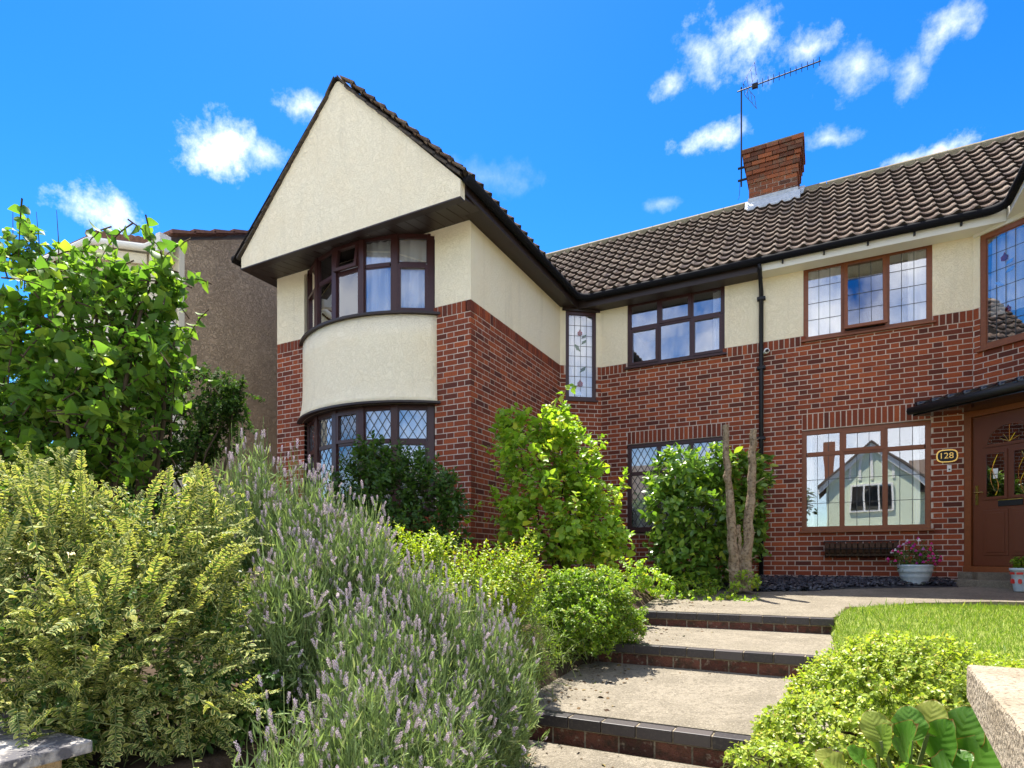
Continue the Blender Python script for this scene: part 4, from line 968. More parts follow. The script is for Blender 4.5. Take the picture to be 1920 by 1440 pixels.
# --- small fittings on the wall
pq = thing('house_number_plaque','black oval house number plaque with gold border beside the front door','plaque',(1.51,YM-.02,1.34))
def oval(u, z, w, h, n=28): return [(u+w*math.copysign(abs(cos(a))**.55,cos(a)), z+h*math.copysign(abs(sin(a))**.75,sin(a))) for a in np.linspace(0,2*pi,n,endpoint=False)]
prism(F_main,oval(1.51,1.44,.125,.09),.0,.016).build('border','brass',pq); prism(F_main,oval(1.51,1.44,.108,.074),.0,.0185).build('plate','black_plastic',pq)
def text_mesh(txt, size, fr, u, z, d, m, par):
    cu_ = bpy.data.curves.new('number','FONT'); cu_.body = txt; cu_.size = size; cu_.extrude = .001; cu_.align_x = 'CENTER'; cu_.align_y = 'CENTER'
    t = bpy.data.objects.new('number', cu_); C.objects.link(t); dg = bpy.context.evaluated_depsgraph_get(); dg.update()
    me = bpy.data.meshes.new_from_object(t.evaluated_get(dg)); bpy.data.objects.remove(t)
    for v in me.vertices: v.co = fr.P(u+v.co.x, z+v.co.y, d+v.co.z)
    me.materials.clear(); me.materials.append(MATS[m]); return link('number', me, par)
text_mesh('128',.115,F_main,1.50,1.44,.0195,'brass',pq)
db = thing('doorbell','small white doorbell under the house number plaque','doorbell',(1.535,YM-.01,1.22))
MB().ob(F_main,1.51,1.56,1.22,1.31,0,.02).build('casing','white_plastic',db,.004); MB().ob(F_main,1.525,1.545,1.24,1.26,.0201,.026).build('button','lead',db)
sc_ = thing('security_camera','small white round security camera beside the black downpipe','camera',(-.79,YM-.05,3.2))
mb = MB(); mb.lathe([(.0,-.045),(.03,-.035),(.047,0),(.03,.035),(0,.045)],(-.79,YM-.07,3.245),14); mb.smooth = True; mb.build('housing','white_plastic',sc_)
mb = MB(); mb.tube([(-.79,YM-.10,3.24),(-.775,YM-.123,3.235)],.022,12); mb.build('lens','black_plastic',sc_); MB().box(-.84,-.80,YM-.05,YM-.0,3.22,3.26).build('bracket','white_plastic',sc_)
# hay rack planter
hr_ = thing('wall_planter','dark brown slatted hay rack planter fixed below the brown window','planter',(.45,YM-.1,.03))
u0_, u1_ = .0, .93
for i in range(13):
    u = u0_+.035+i*(u1_-u0_-.07)/12
    mb = MB(); pts = [(u,.255,.20),(u,.18,.21),(u,.11,.18),(u,.055,.10),(u,.035,.0)]
    for (a,z0,d0),(b,z1,d1) in zip(pts,pts[1:]): mb.hexa([F_main.P(a-.026,z1,d1),F_main.P(a+.026,z1,d1),F_main.P(a+.026,z1,d1-.012),F_main.P(a-.026,z1,d1-.012),F_main.P(a-.026,z0,d0),F_main.P(a+.026,z0,d0),F_main.P(a+.026,z0,d0-.012),F_main.P(a-.026,z0,d0-.012)])
    mb.build('slat','wicker',hr_)
mb = MB(); mb.tube([F_main.P(u0_,.26,.0),F_main.P(u0_,.27,.21),F_main.P(u1_,.27,.21),F_main.P(u1_,.26,.0)],.009,6); mb.tube([F_main.P(u0_,.16,.215),F_main.P(u1_,.16,.215)],.005,5); mb.build('rim','black_plastic',hr_)
MB().ob(F_main,u0_+.02,u1_-.02,.06,.24,.004,.15).build('liner','soil',hr_)

# ------------------------------------------------------------------ neighbouring house on the left
NB = thing('neighbouring_house','brown rendered neighbouring house with cream boarded bay, behind the heart leaved tree','house',(-11,8,GB))
NXW = -9.0
MB().extrude([(NXW,6.0,-.6),(NXW,10.5,-.6),(NXW,10.5,7.25),(NXW,6.0,5.05)], (-.25,0,0)).build('side_wall','brown_render',NB)
nrf = MB().extrude([(NXW+.04,5.75,5.0),(NXW+.04,10.5,7.33),(-13,10.5,7.33),(-13,5.75,5.0)], (0,0,.05)).build('roof','terracotta',NB)
for i in range(9):
    y0, y1 = 5.78+i*.36, 5.78+(i+1)*.36+.03; z0, z1 = 5.0+(y0-5.75)*.49, 5.0+(y1-5.75)*.49
    MB().hexa([(NXW-.25,y0,z0+.03),(NXW+.09,y0,z0+.03),(NXW+.09,y1,z1+.012),(NXW-.25,y1,z1+.012),(NXW-.25,y0,z0+.09),(NXW+.09,y0,z0+.09),(NXW+.09,y1,z1+.05),(NXW-.25,y1,z1+.05)]).build('verge_tile','terracotta',nrf)
bayp = [(NXW-.02,6.0),(-9.45,6.0),(-10.0,5.45),(-11.6,5.45),(-11.6,6.0)]
for i in range(16):       # horizontal boards
    z0 = 2.3+i*.165
    mb = MB()
    for (a,b) in zip(bayp,bayp[1:]): fr = Fr(b,(a[0]-b[0],a[1]-b[1])); l = sqrt((a[0]-b[0])**2+(a[1]-b[1])**2); mb.ob(fr,0,l,z0,z0+.16,-.05,.012 if i % 1 == 0 else 0); mb.ob(fr,0,l,z0+.1601,z0+.1649,-.05,-.002)
    mb.build('board','cream_clad',NB)
MB().box(-11.6,NXW-.26,6.01,6.2,-.6,5.0).build('front_wall','brown_render',NB); MB().box(NXW-.10,NXW+.012,5.94,6.03,-.6,4.95).build('corner_post','cream_clad',NB)
gp = [(NXW+.05,5.72,4.93),(-9.5,5.72,4.93),(-10.05,5.2,4.93),(-11.8,5.2,4.93)]
mb = MB(); mb.tube(gp,.06,10); mb.smooth = True; mb.build('gutter','white_paint',NB)
mb = MB()
for a,b in zip(gp,gp[1:]): fr = Fr((b[0],b[1]),(a[0]-b[0],a[1]-b[1])); l = sqrt((a[0]-b[0])**2+(a[1]-b[1])**2); mb.ob(fr,0,l,4.70,4.86,-.09,-.06)
mb.build('fascia','cream_clad',NB)
mb = MB(); mb.extrude([(NXW,5.72,4.98),(-9.5,5.72,4.98),(-10.05,5.2,4.98),(-11.8,5.2,4.98),(-11.8,6.8,5.5),(NXW,6.8,5.5)],(0,0,.05)); mb.build('bay_roof','terracotta',NB)
for i in range(9):
    t = i/8; x, y = -9.5-.55*t, 5.72-.52*t
    mb = MB(); mb.tube([(x,y,5.03),(x-.3,y+.3,5.2)],.07,8); mb.smooth = True; mb.build('roof_tile','terracotta',NB)
mb = MB(); mb.tube([(NXW-.12,5.74,4.9),(NXW-.12,5.76,4.75),(NXW-.08,5.9,4.5),(NXW-.08,5.9,-.5)],.045,10); mb.smooth = True; mb.build('downpipe','white_paint',NB)
MB().box(NXW-.05,NXW+.06,5.6,5.78,4.72,4.98).build('gutter_stop','white_paint',NB)

# ------------------------------------------------------------------ houses and trees across the street (seen as reflections)
OP = thing('opposite_house','pale green gabled house across the street mirrored in the large window','house',(2.1,-16,-1.5))
MB().extrude([(0.1,-16,-1.5),(4.3,-16,-1.5),(4.3,-16,4.1),(2.2,-16,5.95),(.1,-16,4.1)][::-1],(0,-6,0)).build('gable_wall','green_wall',OP)
for s in (-1,1):
    xa = 2.2+s*2.5; MB().extrude([(2.2,-15.9,6.12),(xa,-15.9,3.85),(xa,-15.9,3.55),(2.2,-15.9,5.82)],(0,.08,0)).build('bargeboard','white_paint',OP)
    MB().extrude([(2.2,-15.7,6.14),(xa,-15.7,3.87),(xa,-22,3.87),(2.2,-22,6.14)],(0,0,.12)).build('roof','grey_tile',OP)
for x in (1.2,1.7,2.2,2.7,3.2): MB().box(x-.06,x+.06,-16.0,-15.95,4.2,4.2+1.65-abs(x-2.2)*.9).build('timber','white_paint',OP)
ow = MB().box(1.25,3.15,-16.0,-15.9,2.55,3.95).build('window','white_paint',OP)
for i in range(3): MB().box(1.33+i*.6,1.33+i*.6+.52,-15.9,-15.885,2.65,3.85).build('pane','glass_dark',ow)
ow2 = MB().box(.9,3.5,-16.0,-15.7,-.5,1.3).build('window','white_paint',OP)
for i in range(4): MB().box(1.0+i*.61,1.0+i*.61+.55,-15.7,-15.685,-.35,1.2).build('pane','glass_dark',ow2)
MB().box(4.3,9,-21.5,-16.6,-1.5,3.6).build('side_wing','green_wall',OP)
MB().extrude([(4.1,-16.2,3.5),(9.3,-16.2,3.5),(9.3,-19,5.3),(4.1,-19,5.3)][::-1],(0,0,.12)).build('wing_roof','grey_tile',OP)
MB().box(.0,.5,-20,-19.4,4.5,6.9).build('chimney','chimney_brick',OP)
OP2 = thing('opposite_house','cream rendered house across the street further left, brown tiled roof','house',(-12,-17,-1.5))
MB().box(-17,-8,-23,-17,-1.5,3.8).build('wall','cream_render',OP2)
MB().extrude([(-17.3,-16.7,3.7),(-7.7,-16.7,3.7),(-7.7,-20,6.3),(-17.3,-20,6.3)][::-1],(0,0,.12)).build('roof','grey_tile',OP2)
MB().extrude([(-17.3,-23.3,3.7),(-7.7,-23.3,3.7),(-7.7,-20,6.3),(-17.3,-20,6.3)],(0,0,.12)).build('rear_roof','grey_tile',OP2)
for x in (-15.5,-11): MB().box(x,x+2,-17.0,-16.9,1.6,3.0).build('window','white_paint',OP2); MB().box(x+.1,x+1.9,-16.9,-16.88,1.7,2.9).build('pane','glass_dark',OP2)
def far_tree(x, y, h, r, label):
    t = thing('street_tree', label, 'tree', (x,y,-1.5), 'trees across the street')
    mb = MB(); mb.tube([(x,y,-1.5),(x+.1,y,h*.4),(x,y,h*.7)],[.18,.13,.05],8); mb.build('trunk','bark',t)
    cl = [((x+random.uniform(-.5,.5)*r,y+random.uniform(-.5,.5)*r,h*.6+random.uniform(-.5,.6)*r),r*random.uniform(.45,.7)) for _ in range(6)]
    p, n_ = surf_points(cl, 2500, .6, .3, 0.0); R = leaf_frames(unit(n_+rng.normal(0,.8,p.shape)), np.array([0,0,1.0])+rng.normal(0,.4,p.shape))
    tag(link('crown', scatter_mesh('crown', T_OVAL, p, R, rng.uniform(.2,.4,len(p)), 'tree_far'), t), kind='stuff')
far_tree(-2.6,-15,4.2,1.7,'green tree across the street left of the pale green house')
far_tree(-5.0,-16,3.8,1.9,'broad green tree across the street beside the cream house')

# ------------------------------------------------------------------ gate piers
pl = thing('gate_pier','left gate pier with a thin weathered slab on top, beside the variegated shrub','gate pier',(-2.45,.85,-1.46),'gate piers at the garden entrance')
cz = -.60
MB().box(-2.78,-2.163,.45,1.129,cz-.042,cz).build('coping','slab_cap',pl,.006); MB().box(-2.72,-2.225,.50,1.07,-1.5,cz-.043).build('shaft','pier_stone',pl,.01)
pr = thing('gate_pier','right gate pier with a thick pale rough stone cap in the bottom corner','gate pier',(.45,1.0,-1.46),'gate piers at the garden entrance')
def rot(p, c=(.221,1.299), a=radians(-4)): x, y = p[0]-c[0], p[1]-c[1]; return (c[0]+x*cos(a)-y*sin(a), c[1]+x*sin(a)+y*cos(a), p[2])
def slab(x0,x1,y0,y1,z0,z1,inz=0.0): return MB().hexa([rot(p) for p in [(x0,y0,z0-inz),(x1,y0,z0-inz),(x1,y1,z0),(x0,y1,z0),(x0,y0,z1),(x1,y0,z1),(x1,y1,z1),(x0,y1,z1)]])
slab(.221,.75,.70,1.299,-.245,-.182,.03).build('cap','stone_cap',pr,.006); slab(.285,.69,.76,1.235,-1.5,-.276).build('shaft','pier_stone',pr,.01)

# ------------------------------------------------------------------ pots
def pot_plant():
    b = at(1716,1098,7.93); b.z = -.575+.085*(b.y-6.58)+.004
    t = thing('fuchsia_pot','pale blue ribbed pot of pink fuchsia standing below the brown window','plant pot',tuple(b))
    mb = MB(); mb.lathe([(0,.0),(.13,.0),(.14,.012),(.145,.03),(.165,.09),(.175,.10),(.178,.115),(.185,.16),(.196,.165),(.198,.185),(.20,.235),(.205,.24),(.205,.262),(.185,.262),(.18,.22),(0,.21)],tuple(b),32); mb.smooth = True; mb.build('pot','pot_glaze',t)
    mb = MB(); mb.lathe([(0,.215),(.181,.215)],tuple(b),24); mb.build('compost','soil',t)
    cl = [((b.x-.02,b.y-.02,b.z+.40),(.22,.2,.17)),((b.x-.17,b.y-.05,b.z+.36),(.14,.12,.12)),((b.x+.16,b.y-.03,b.z+.38),(.13,.12,.12)),((b.x+.03,b.y,b.z+.52),(.14,.12,.10))]
    p,R,s,cur = shoots(cl,150,.16,7,.036,T_OVAL,'shade_leaf','twig',base=(b.x,b.y,b.z+.2),sag=.2)
    add_leaves(t,p,R,s,T_OVAL,'shade_leaf'); link('stems',tubes_mesh('stems',cur,.003,.001,'green_twig'),t)
    # hanging flowers: a skirt of petals each
    sp,_ = surf_points(cl,46,1.0,.1,.95); k = 0
    for q in sp:
        mb = MB(); q = Vector(q); r = random.uniform(.017,.027); mb.lathe([(0,.5*r),(.35*r,.3*r),(.5*r,-.2*r),(1.0*r,-.9*r),(.9*r,-1.1*r),(.3*r,-.8*r)],(q.x,q.y,q.z),8); mb.build('flower','pink_petal',t)
pot_plant()
def small_pot():
    b = at(1917,1113,7.0); b.z = -.575+.085*(b.y-6.58)+.004
    t = thing('patterned_pot','pale blue flowerpot with red motifs at the right edge beside the door step','plant pot',tuple(b))
    mb = MB(); mb.lathe([(0,0),(.075,0),(.08,.01),(.095,.12),(.11,.24),(.122,.245),(.122,.275),(.108,.275),(.10,.24),(0,.235)],tuple(b),28); mb.smooth = True; mb.build('pot','pot_glaze',t)
    for k in range(8):
        a = 2*pi*k/8+.35; r = .102; fr = Fr((b.x+r*cos(a),b.y+r*sin(a)),(-sin(a),cos(a)))
        prism(fr,oval(0,b.z+.12,.018,.028,12),-.012,.004).build('motif','red_paint',t)
        prism(fr,[(-.03,b.z+.20),(.03,b.z+.20),(.03,b.z+.225),(-.03,b.z+.225)],-.01,.0085).build('motif','red_paint',t)
    cl = [((b.x,b.y,b.z+.34),(.10,.10,.08))]
    p,R,s,cur = shoots(cl,40,.1,6,.045,T_BROAD,'bush_leaf','twig',base=(b.x,b.y,b.z+.22)); add_leaves(t,p,R,s,T_BROAD,'low_leaf'); link('stems',tubes_mesh('stems',cur,.003,.001,'green_twig'),t)
small_pot()

# ------------------------------------------------------------------ plants
def limbs(parent, base, targets, r0, r1, m='bark', name='branch', wob=.06):
    for tgt in targets:
        base_v, tg = Vector(base), Vector(tgt); L = (tg-base_v).length; n = 7; pts = []
        off = Vector((random.uniform(-1,1),random.uniform(-1,1),0))*L*.12
        for i in range(n+1):
            t = i/n; pts.append(base_v.lerp(tg,t)+off*sin(pi*t)+Vector((random.uniform(-1,1),random.uniform(-1,1),random.uniform(-1,1)))*wob*L*.12*(0<i<n)+Vector((0,0,.12*L*sin(pi*t))))
        mb = MB(); mb.tube(pts,[r0+(r1-r0)*i/n for i in range(n+1)],7); mb.smooth = True; mb.build(name,m,parent)
def shrub(name, label, cat, clumps, basepx, n, length, nleaf, size, tm, leafm, singles=0, stemm='twig', limb=(.02,.006), group=None, kinds=None, **kw):
    bx, by = basepx; bz = float(gz(bx,by)); t = thing(name,label,cat,(bx,by,bz),group)
    gzl = bz+.0
    p,R,s,cur = shoots(clumps,n,length,nleaf,size,tm,leafm,stemm,base=(bx,by,bz+.2),gz=gzl,**kw)
    add_leaves(t,p,R,s,tm,leafm,singles); link('twigs',tubes_mesh('twigs',cur,kw.get('r0',.003),.0012,stemm),t)
    if limb: limbs(t,(bx,by,bz-.03),[c[0] for c in clumps],limb[0],limb[1],'twig')
    return t
def ground_xy(px, depth): p = at(px,1050,depth); return (p.x,p.y)

# heart leaved tree
CLA = [clump(50,470,4.1,75,75),clump(-60,600,4.0,110,120),clump(70,600,4.0,110,105),clump(190,560,4.0,95,85),clump(270,570,4.05,70,70),clump(330,640,4.0,62,55),clump(240,660,3.9,100,85),clump(120,720,3.9,110,90),clump(10,760,3.9,100,80),clump(230,770,3.8,60,60),clump(280,520,4.1,45,40),clump(60,830,3.8,120,60),clump(190,840,3.75,80,50),clump(-80,800,3.8,100,90),clump(150,500,4.1,70,55),clump(310,510,4.1,42,38),clump(225,500,4.1,50,45)]
TA = shrub('heart_leaved_tree','small multi-stemmed tree with large heart shaped leaves left of the brown wall','tree',CLA,ground_xy(200,4.1),440,.44,12,.074,T_HEART,'heart_leaf',singles=300,limb=(.022,.008),angle=75,jitter=.6,upbias=.3,size_tip=.6,r0=.006,sag=.22,inner=.6,lumps=.4,normal_up=.25)
for px in (22,45,75,110,205): 
    a, b = at(px,random.randint(500,560),4.05), at(px+random.randint(-8,8),random.randint(360,410)+(60 if px > 120 else 0),4.05)
    MB().tube([a,(Vector(a)+Vector(b))/2+Vector((.01,0,0)),b],[.004,.003,.0015],4).build('bare_twig','twig',TA)
# dark conifer behind it
CLB = [clump(400,720,5.9,55,45),clump(340,760,5.9,80,60),clump(420,780,5.8,50,55),clump(330,830,5.8,90,60),clump(300,700,6.0,60,60),clump(240,800,5.9,80,80),clump(440,720,5.8,28,28),clump(120,790,6.0,110,100),clump(-20,780,6.0,110,110),clump(20,860,5.9,160,70),clump(180,880,5.8,120,60),clump(60,960,5.6,170,75),clump(-60,930,5.7,120,80),clump(240,950,5.6,110,65)]
shrub('yew_shrub','dark green bushy evergreen against the brown rendered wall','shrub',CLB,ground_xy(350,5.9),2000,.30,30,.045,T_OVAL,'yew_leaf',limb=(.02,.006),angle=65,upbias=.15,jitter=.45,sag=.12)
# variegated shrub in front
CLC = [clump(110,1000,2.75,150,140),clump(290,1010,2.75,135,130),clump(-60,1060,2.6,150,160),clump(60,1170,2.5,160,150),clump(240,1180,2.45,170,160),clump(390,1110,2.6,95,130),clump(150,1330,2.35,190,130),clump(360,1300,2.45,130,120),clump(20,930,2.8,80,80),clump(390,960,2.8,60,80)]
VS = shrub('variegated_shrub','large yellow variegated shrub with small leaves on arching stems, bottom left','shrub',CLC,ground_xy(180,2.65),560,.40,26,.034,T_SMALL,'varieg_leaf',opposite=True,angle=75,jitter=.55,upbias=.32,size_tip=.55,r0=.0028,stemm='green_twig',limb=(.015,.005),sag=.05,inner=.72)
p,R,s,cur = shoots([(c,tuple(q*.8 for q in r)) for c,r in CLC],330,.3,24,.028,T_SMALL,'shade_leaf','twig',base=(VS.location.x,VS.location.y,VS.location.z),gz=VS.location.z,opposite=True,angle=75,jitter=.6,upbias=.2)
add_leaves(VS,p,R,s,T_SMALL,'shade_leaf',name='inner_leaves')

def sprays(parent, clumps, base, n, L0, L1, nl, size, m):
    # long arching stems with close pairs of leaves, fanning out of the bush
    tip, nrm = surf_points(clumps, n, .95, .15, .9); b = np.array(base)
    out = unit(unit(tip-b)*1.0+nrm*.5+np.array([0,0,.28])+rng.normal(0,.35,(n,3))); Ls = rng.uniform(L0,L1,(n,1)); root = tip-out*Ls*.75; end = tip+out*Ls*.25
    mid = (root+end)/2+np.array([0,0,.16])*Ls+rng.normal(0,.03,(n,3)); end = end-np.array([0,0,.10])*Ls
    t = np.linspace(0,1,9)[None,:,None]; cur = (1-t)**2*root[:,None]+2*t*(1-t)*mid[:,None]+t**2*end[:,None]
    link('arching_stems',tubes_mesh('arching_stems',cur,.003,.0012,'green_twig'),parent)
    k = np.arange(nl); tl = ((k//2*2+1)/nl)[None,:,None]*np.ones((n,1,1)); tl = np.clip(tl,.05,1)
    pos = (1-tl)**2*root[:,None]+2*tl*(1-tl)*mid[:,None]+tl**2*end[:,None]; d = unit(2*(1-tl)*(mid-root)[:,None]+2*tl*(end-mid)[:,None])
    sd_ = unit(np.cross(d,np.array([0,0,1.0])+rng.normal(0,.35,(n,1,3)))); sg = np.where(k % 2 == 0,1,-1)[None,:,None]
    ax = unit(sd_*sg+d*.55+rng.normal(0,.14,d.shape)); up = unit(np.cross(sd_,d)*np.sign(np.cross(sd_,d)[...,2:3]+1e-6)+rng.normal(0,.3,d.shape))
    sz = size*rng.uniform(.8,1.15,(n,nl))*(1-.5*np.clip((tl[...,0]-.6)/.4,0,1))
    add_leaves(parent,pos.reshape(-1,3),leaf_frames(ax.reshape(-1,3),up.reshape(-1,3)),sz.ravel(),T_SMALL,m,name='spray_leaves')
sprays(VS,CLC,(VS.location.x,VS.location.y,VS.location.z+.1),290,.32,.60,46,.030,'varieg_leaf')

# lavender
def spike_tmpl():
    V = []; T = []
    for w in range(7):
        z = w/7.0; r = .16*(1-.35*abs(z-.4)) if w else .1
        for k in range(4):
            a = k*pi/2+w*.7; b = len(V); c_, s_ = cos(a), sin(a)
            V += [(c_*.03,z,s_*.03),(c_*r-s_*.07,z+.10,s_*r+c_*.07),(c_*r+s_*.07,z+.10,s_*r-c_*.07),(c_*r*.8,z+.2,s_*r*.8)]
            T += [(b,b+1,b+2),(b+1,b+3,b+2)]
    V = np.array(V); return V, np.array(T), np.zeros((len(V),2))
T_SPIKE = spike_tmpl()
def lavender(px, depth, top_py, rpx, n, label, lean=(0,0), spike=.040, flower=1.0):
    x, y = ground_xy(px,depth); z0 = float(gz(x,y)); zt = (YH-top_py)*depth/FPX; H = max(zt-z0,.3); rad = rpx*depth/FPX
    t = thing('lavender_bush',label,'lavender',(x,y,z0),'lavender bushes along the path')
    a = rng.uniform(0,2*pi,n); rr = np.sqrt(rng.random(n)); tip = np.column_stack([x+np.cos(a)*rr*rad+lean[0]*rr, y+np.sin(a)*rr*rad+lean[1]*rr, z0+H*(np.sqrt(np.maximum(1-.93*rr**2,.04))*rng.uniform(.78,1.04,n))])
    root = np.column_stack([x+np.cos(a)*rr*rad*.6, y+np.sin(a)*rr*rad*.6, np.full(n,z0)+rng.uniform(0,.15,n)*H])
    tip += rng.normal(0,.035,tip.shape); mid = root*.45+tip*.55+np.column_stack([np.zeros(n),np.zeros(n),.13*H*rr])+rng.normal(0,.025,tip.shape)
    tt = np.linspace(.25,1,5)[None,:,None]; cur = (1-tt)**2*root[:,None]+2*tt*(1-tt)*mid[:,None]+tt**2*tip[:,None]
    link('stalks',tubes_mesh('stalks',cur,.0022,.0013,'lavender_leaf'),t)
    d = unit(tip-mid+rng.normal(0,.05,tip.shape)); fl = rng.random(n) < flower
    tag(link('flower_spikes',scatter_mesh('flower_spikes',T_SPIKE,tip[fl]-d[fl]*spike*.5,leaf_frames(d[fl],rng.normal(0,1,(fl.sum(),3))),spike*rng.uniform(.7,1.35,fl.sum()),'lavender_flower'),t),kind='stuff')
    # needle foliage up the stalks
    k = 22; tl = rng.uniform(.05,.90,(n,k,1)); pos = ((1-tl)**2*root[:,None]+2*tl*(1-tl)*mid[:,None]+tl**2*tip[:,None]).reshape(-1,3)
    dd = (2*(1-tl)*(mid-root)[:,None]+2*tl*(tip-mid)[:,None]).reshape(-1,3); ax = unit(unit(dd)+rng.normal(0,.42,dd.shape))
    tag(link('leaves',scatter_mesh('leaves',T_NEEDLE,pos+rng.normal(0,.012,pos.shape),leaf_frames(ax,rng.normal(0,1,ax.shape)),rng.uniform(.04,.085,len(pos)),'lavender_leaf'),t),kind='stuff')
LAV = [(470,3.35,800,95,520,'tallest lavender bush, behind the variegated shrub'),(570,3.3,850,110,620,'tall lavender bush in front of the lower bow window'),(660,3.2,930,120,700,'lavender bush left of the golden shrub'),
       (560,2.95,1000,120,560,'lavender bush in the middle of the mass beside the variegated shrub'),(770,3.1,1040,125,700,'lavender bush in front of the golden shrub'),(690,2.75,1100,140,640,'lavender bush in the centre of the bed'),
       (865,3.15,1085,115,640,'lavender bush behind the one overhanging the path'),(925,3.4,1120,90,460,'lavender bush overhanging the path beside the third step'),(800,2.75,1190,130,560,'lavender bush spilling towards the lowest step'),(690,2.35,1240,150,420,'lavender bush near the bottom edge left of the path'),
       (540,2.2,1290,120,190,'sparse lavender bush with purple spikes at the bottom edge'),(800,2.45,1290,110,280,'lavender bush at the path edge below the lowest step')]
for a in LAV: lavender(*a, flower=.50 if a[1] > 2.6 else .62)

CLN = [clump(470,1330,2.6,110,90),clump(590,1330,2.9,110,80),clump(480,1230,2.9,90,90),clump(360,1400,2.5,120,70),clump(600,1180,3.2,90,90),clump(740,1380,2.7,110,60),clump(520,1100,3.3,90,90)]
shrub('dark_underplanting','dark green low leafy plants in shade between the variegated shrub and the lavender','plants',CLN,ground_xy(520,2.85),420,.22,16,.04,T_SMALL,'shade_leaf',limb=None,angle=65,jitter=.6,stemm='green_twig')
CLO = [clump(1000,1215,4.5,55,45),clump(960,1250,4.1,50,50),clump(1010,1260,4.1,40,35),clump(1060,1205,4.8,45,35),clump(940,1200,4.3,70,50),clump(985,1150,4.6,55,55)]
shrub('path_edge_plants','thin grassy green plants at the left edge of the path beside the steps','plants',CLO,ground_xy(975,4.3),420,.22,14,.05,T_NEEDLE,'low_leaf',limb=None,angle=50,jitter=.5,stemm='green_twig')
# golden shrub
CLE = [clump(730,1030,4.5,55,55),clump(810,1040,4.4,70,50),clump(890,1060,4.4,70,50),clump(970,1080,4.3,60,50),clump(985,1030,4.6,30,45),clump(860,1100,4.2,110,50)]
shrub('golden_shrub','bright yellow green feathery shrub between the lavender and the bow window','shrub',CLE,ground_xy(850,4.4),520,.26,18,.038,T_OVAL,'golden_leaf',upbias=.75,jitter=.3,angle=55,limb=(.01,.004),stemm='green_twig')
# shaded shrub under the bow
CLF = [clump(690,860,6.6,42,55),clump(760,880,6.6,55,55),clump(720,930,6.4,75,70),clump(810,920,6.4,62,60),clump(840,970,6.3,45,60),clump(760,990,6.3,90,60),clump(650,920,6.5,40,70)]
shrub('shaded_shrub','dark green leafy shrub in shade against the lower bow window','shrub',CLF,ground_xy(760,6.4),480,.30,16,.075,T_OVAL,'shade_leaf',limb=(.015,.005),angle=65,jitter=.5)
# bright bush in the inner corner
CLG = [clump(1045,800,7.05,48,50),clump(990,830,6.95,62,60),clump(1080,840,7.05,55,60),clump(1010,900,6.85,80,70),clump(1090,910,6.95,72,70),clump(1050,975,6.8,95,65),clump(1130,975,6.85,50,55),clump(960,950,6.85,50,70),clump(950,800,7.15,24,34),clump(1110,1010,6.7,70,40),clump(1040,760,7.05,20,24)]
shrub('leafy_bush','tall bright green bush with broad leaves in the inner corner of the house','bush',CLG,ground_xy(1050,6.95),400,.40,12,.10,T_BROAD,'bush_leaf',singles=300,limb=(.016,.005),angle=68,jitter=.55,sag=.10,upbias=.5,size_tip=.5,normal_up=.7,lumps=.5)
# low bush at the step
CLH = [clump(1060,1110,5.2,60,55),clump(1120,1100,5.3,70,50),clump(1150,1140,5.1,58,60),clump(1100,1160,5.0,75,55),clump(1185,1165,5.15,32,40),clump(1040,1150,5.1,50,55)]
shrub('low_bush','low rounded yellow green bush spilling onto the steps on the left','bush',CLH,ground_xy(1100,5.15),620,.20,16,.042,T_OVAL,'low_leaf',limb=(.01,.004),angle=60,jitter=.5,sag=.2,stemm='green_twig')
# glossy laurel like shrub
CLI = [clump(1270,885,8.40,58,55),clump(1330,870,8.50,58,42),clump(1395,890,8.55,42,48),clump(1250,960,8.30,46,65),clump(1320,960,8.30,68,75),clump(1395,975,8.60,40,70),clump(1280,1040,8.25,55,55),clump(1350,1040,8.30,50,50),clump(1430,880,8.80,18,30)]
shrub('glossy_shrub','dark glossy large leaved evergreen shrub behind the two cut trunks','shrub',CLI,ground_xy(1320,8.7),430,.30,11,.13,T_OVAL,'laurel_leaf',singles=300,limb=(.018,.006),angle=65,jitter=.45,sag=.12,size_tip=.8,normal_up=.5)
# cut trunks
def stump(label, pts, r, snags):
    b = pts[0]; t = thing('cut_trunk',label,'tree trunk',tuple(b),'cut trunks beside the path'); V = [Vector(p) for p in pts]
    fine = []; rr = []
    for i in range(len(V)-1):
        for k in range(5): q = k/5; fine.append(V[i].lerp(V[i+1],q)+Vector((random.uniform(-1,1),random.uniform(-1,1),0))*.012); rr.append((r[i]+(r[i+1]-r[i])*q)*random.uniform(.9,1.12))
    fine.append(V[-1]); rr.append(r[-1])
    mb = MB(); mb.tube(fine,[q*.82 for q in rr],14)
    off = [random.uniform(.86,1.14) for _ in range(14)]
    for i,p in enumerate(fine):
        for k in range(14): v = Vector(mb.v[i*14+k]); mb.v[i*14+k] = tuple(p+(v-p)*off[k]*random.uniform(.93,1.08))
    mb.build('trunk','bark',t)
    for (q,dx,dz,rad) in snags:
        p = fine[int(q*(len(fine)-1))]; e = p+Vector((dx,-.05,dz)); mb = MB(); mb.tube([p,(p+e)/2+Vector((0,0,.01)),e],[rad,rad*.7,rad*.25],6); mb.build('snag','bark',t)
D_ = 7.75
def sp(px,py): return at(px,py,D_)
stump('left cut trunk with lopped flat top standing in front of the glossy shrub',[sp(1382,1108),sp(1376,1040),sp(1368,930),sp(1363,870),sp(1361,797)],[.105,.075,.062,.05,.046],[(.12,-.12,.10,.02),(.3,-.06,.08,.014),(.7,.07,.05,.01)])
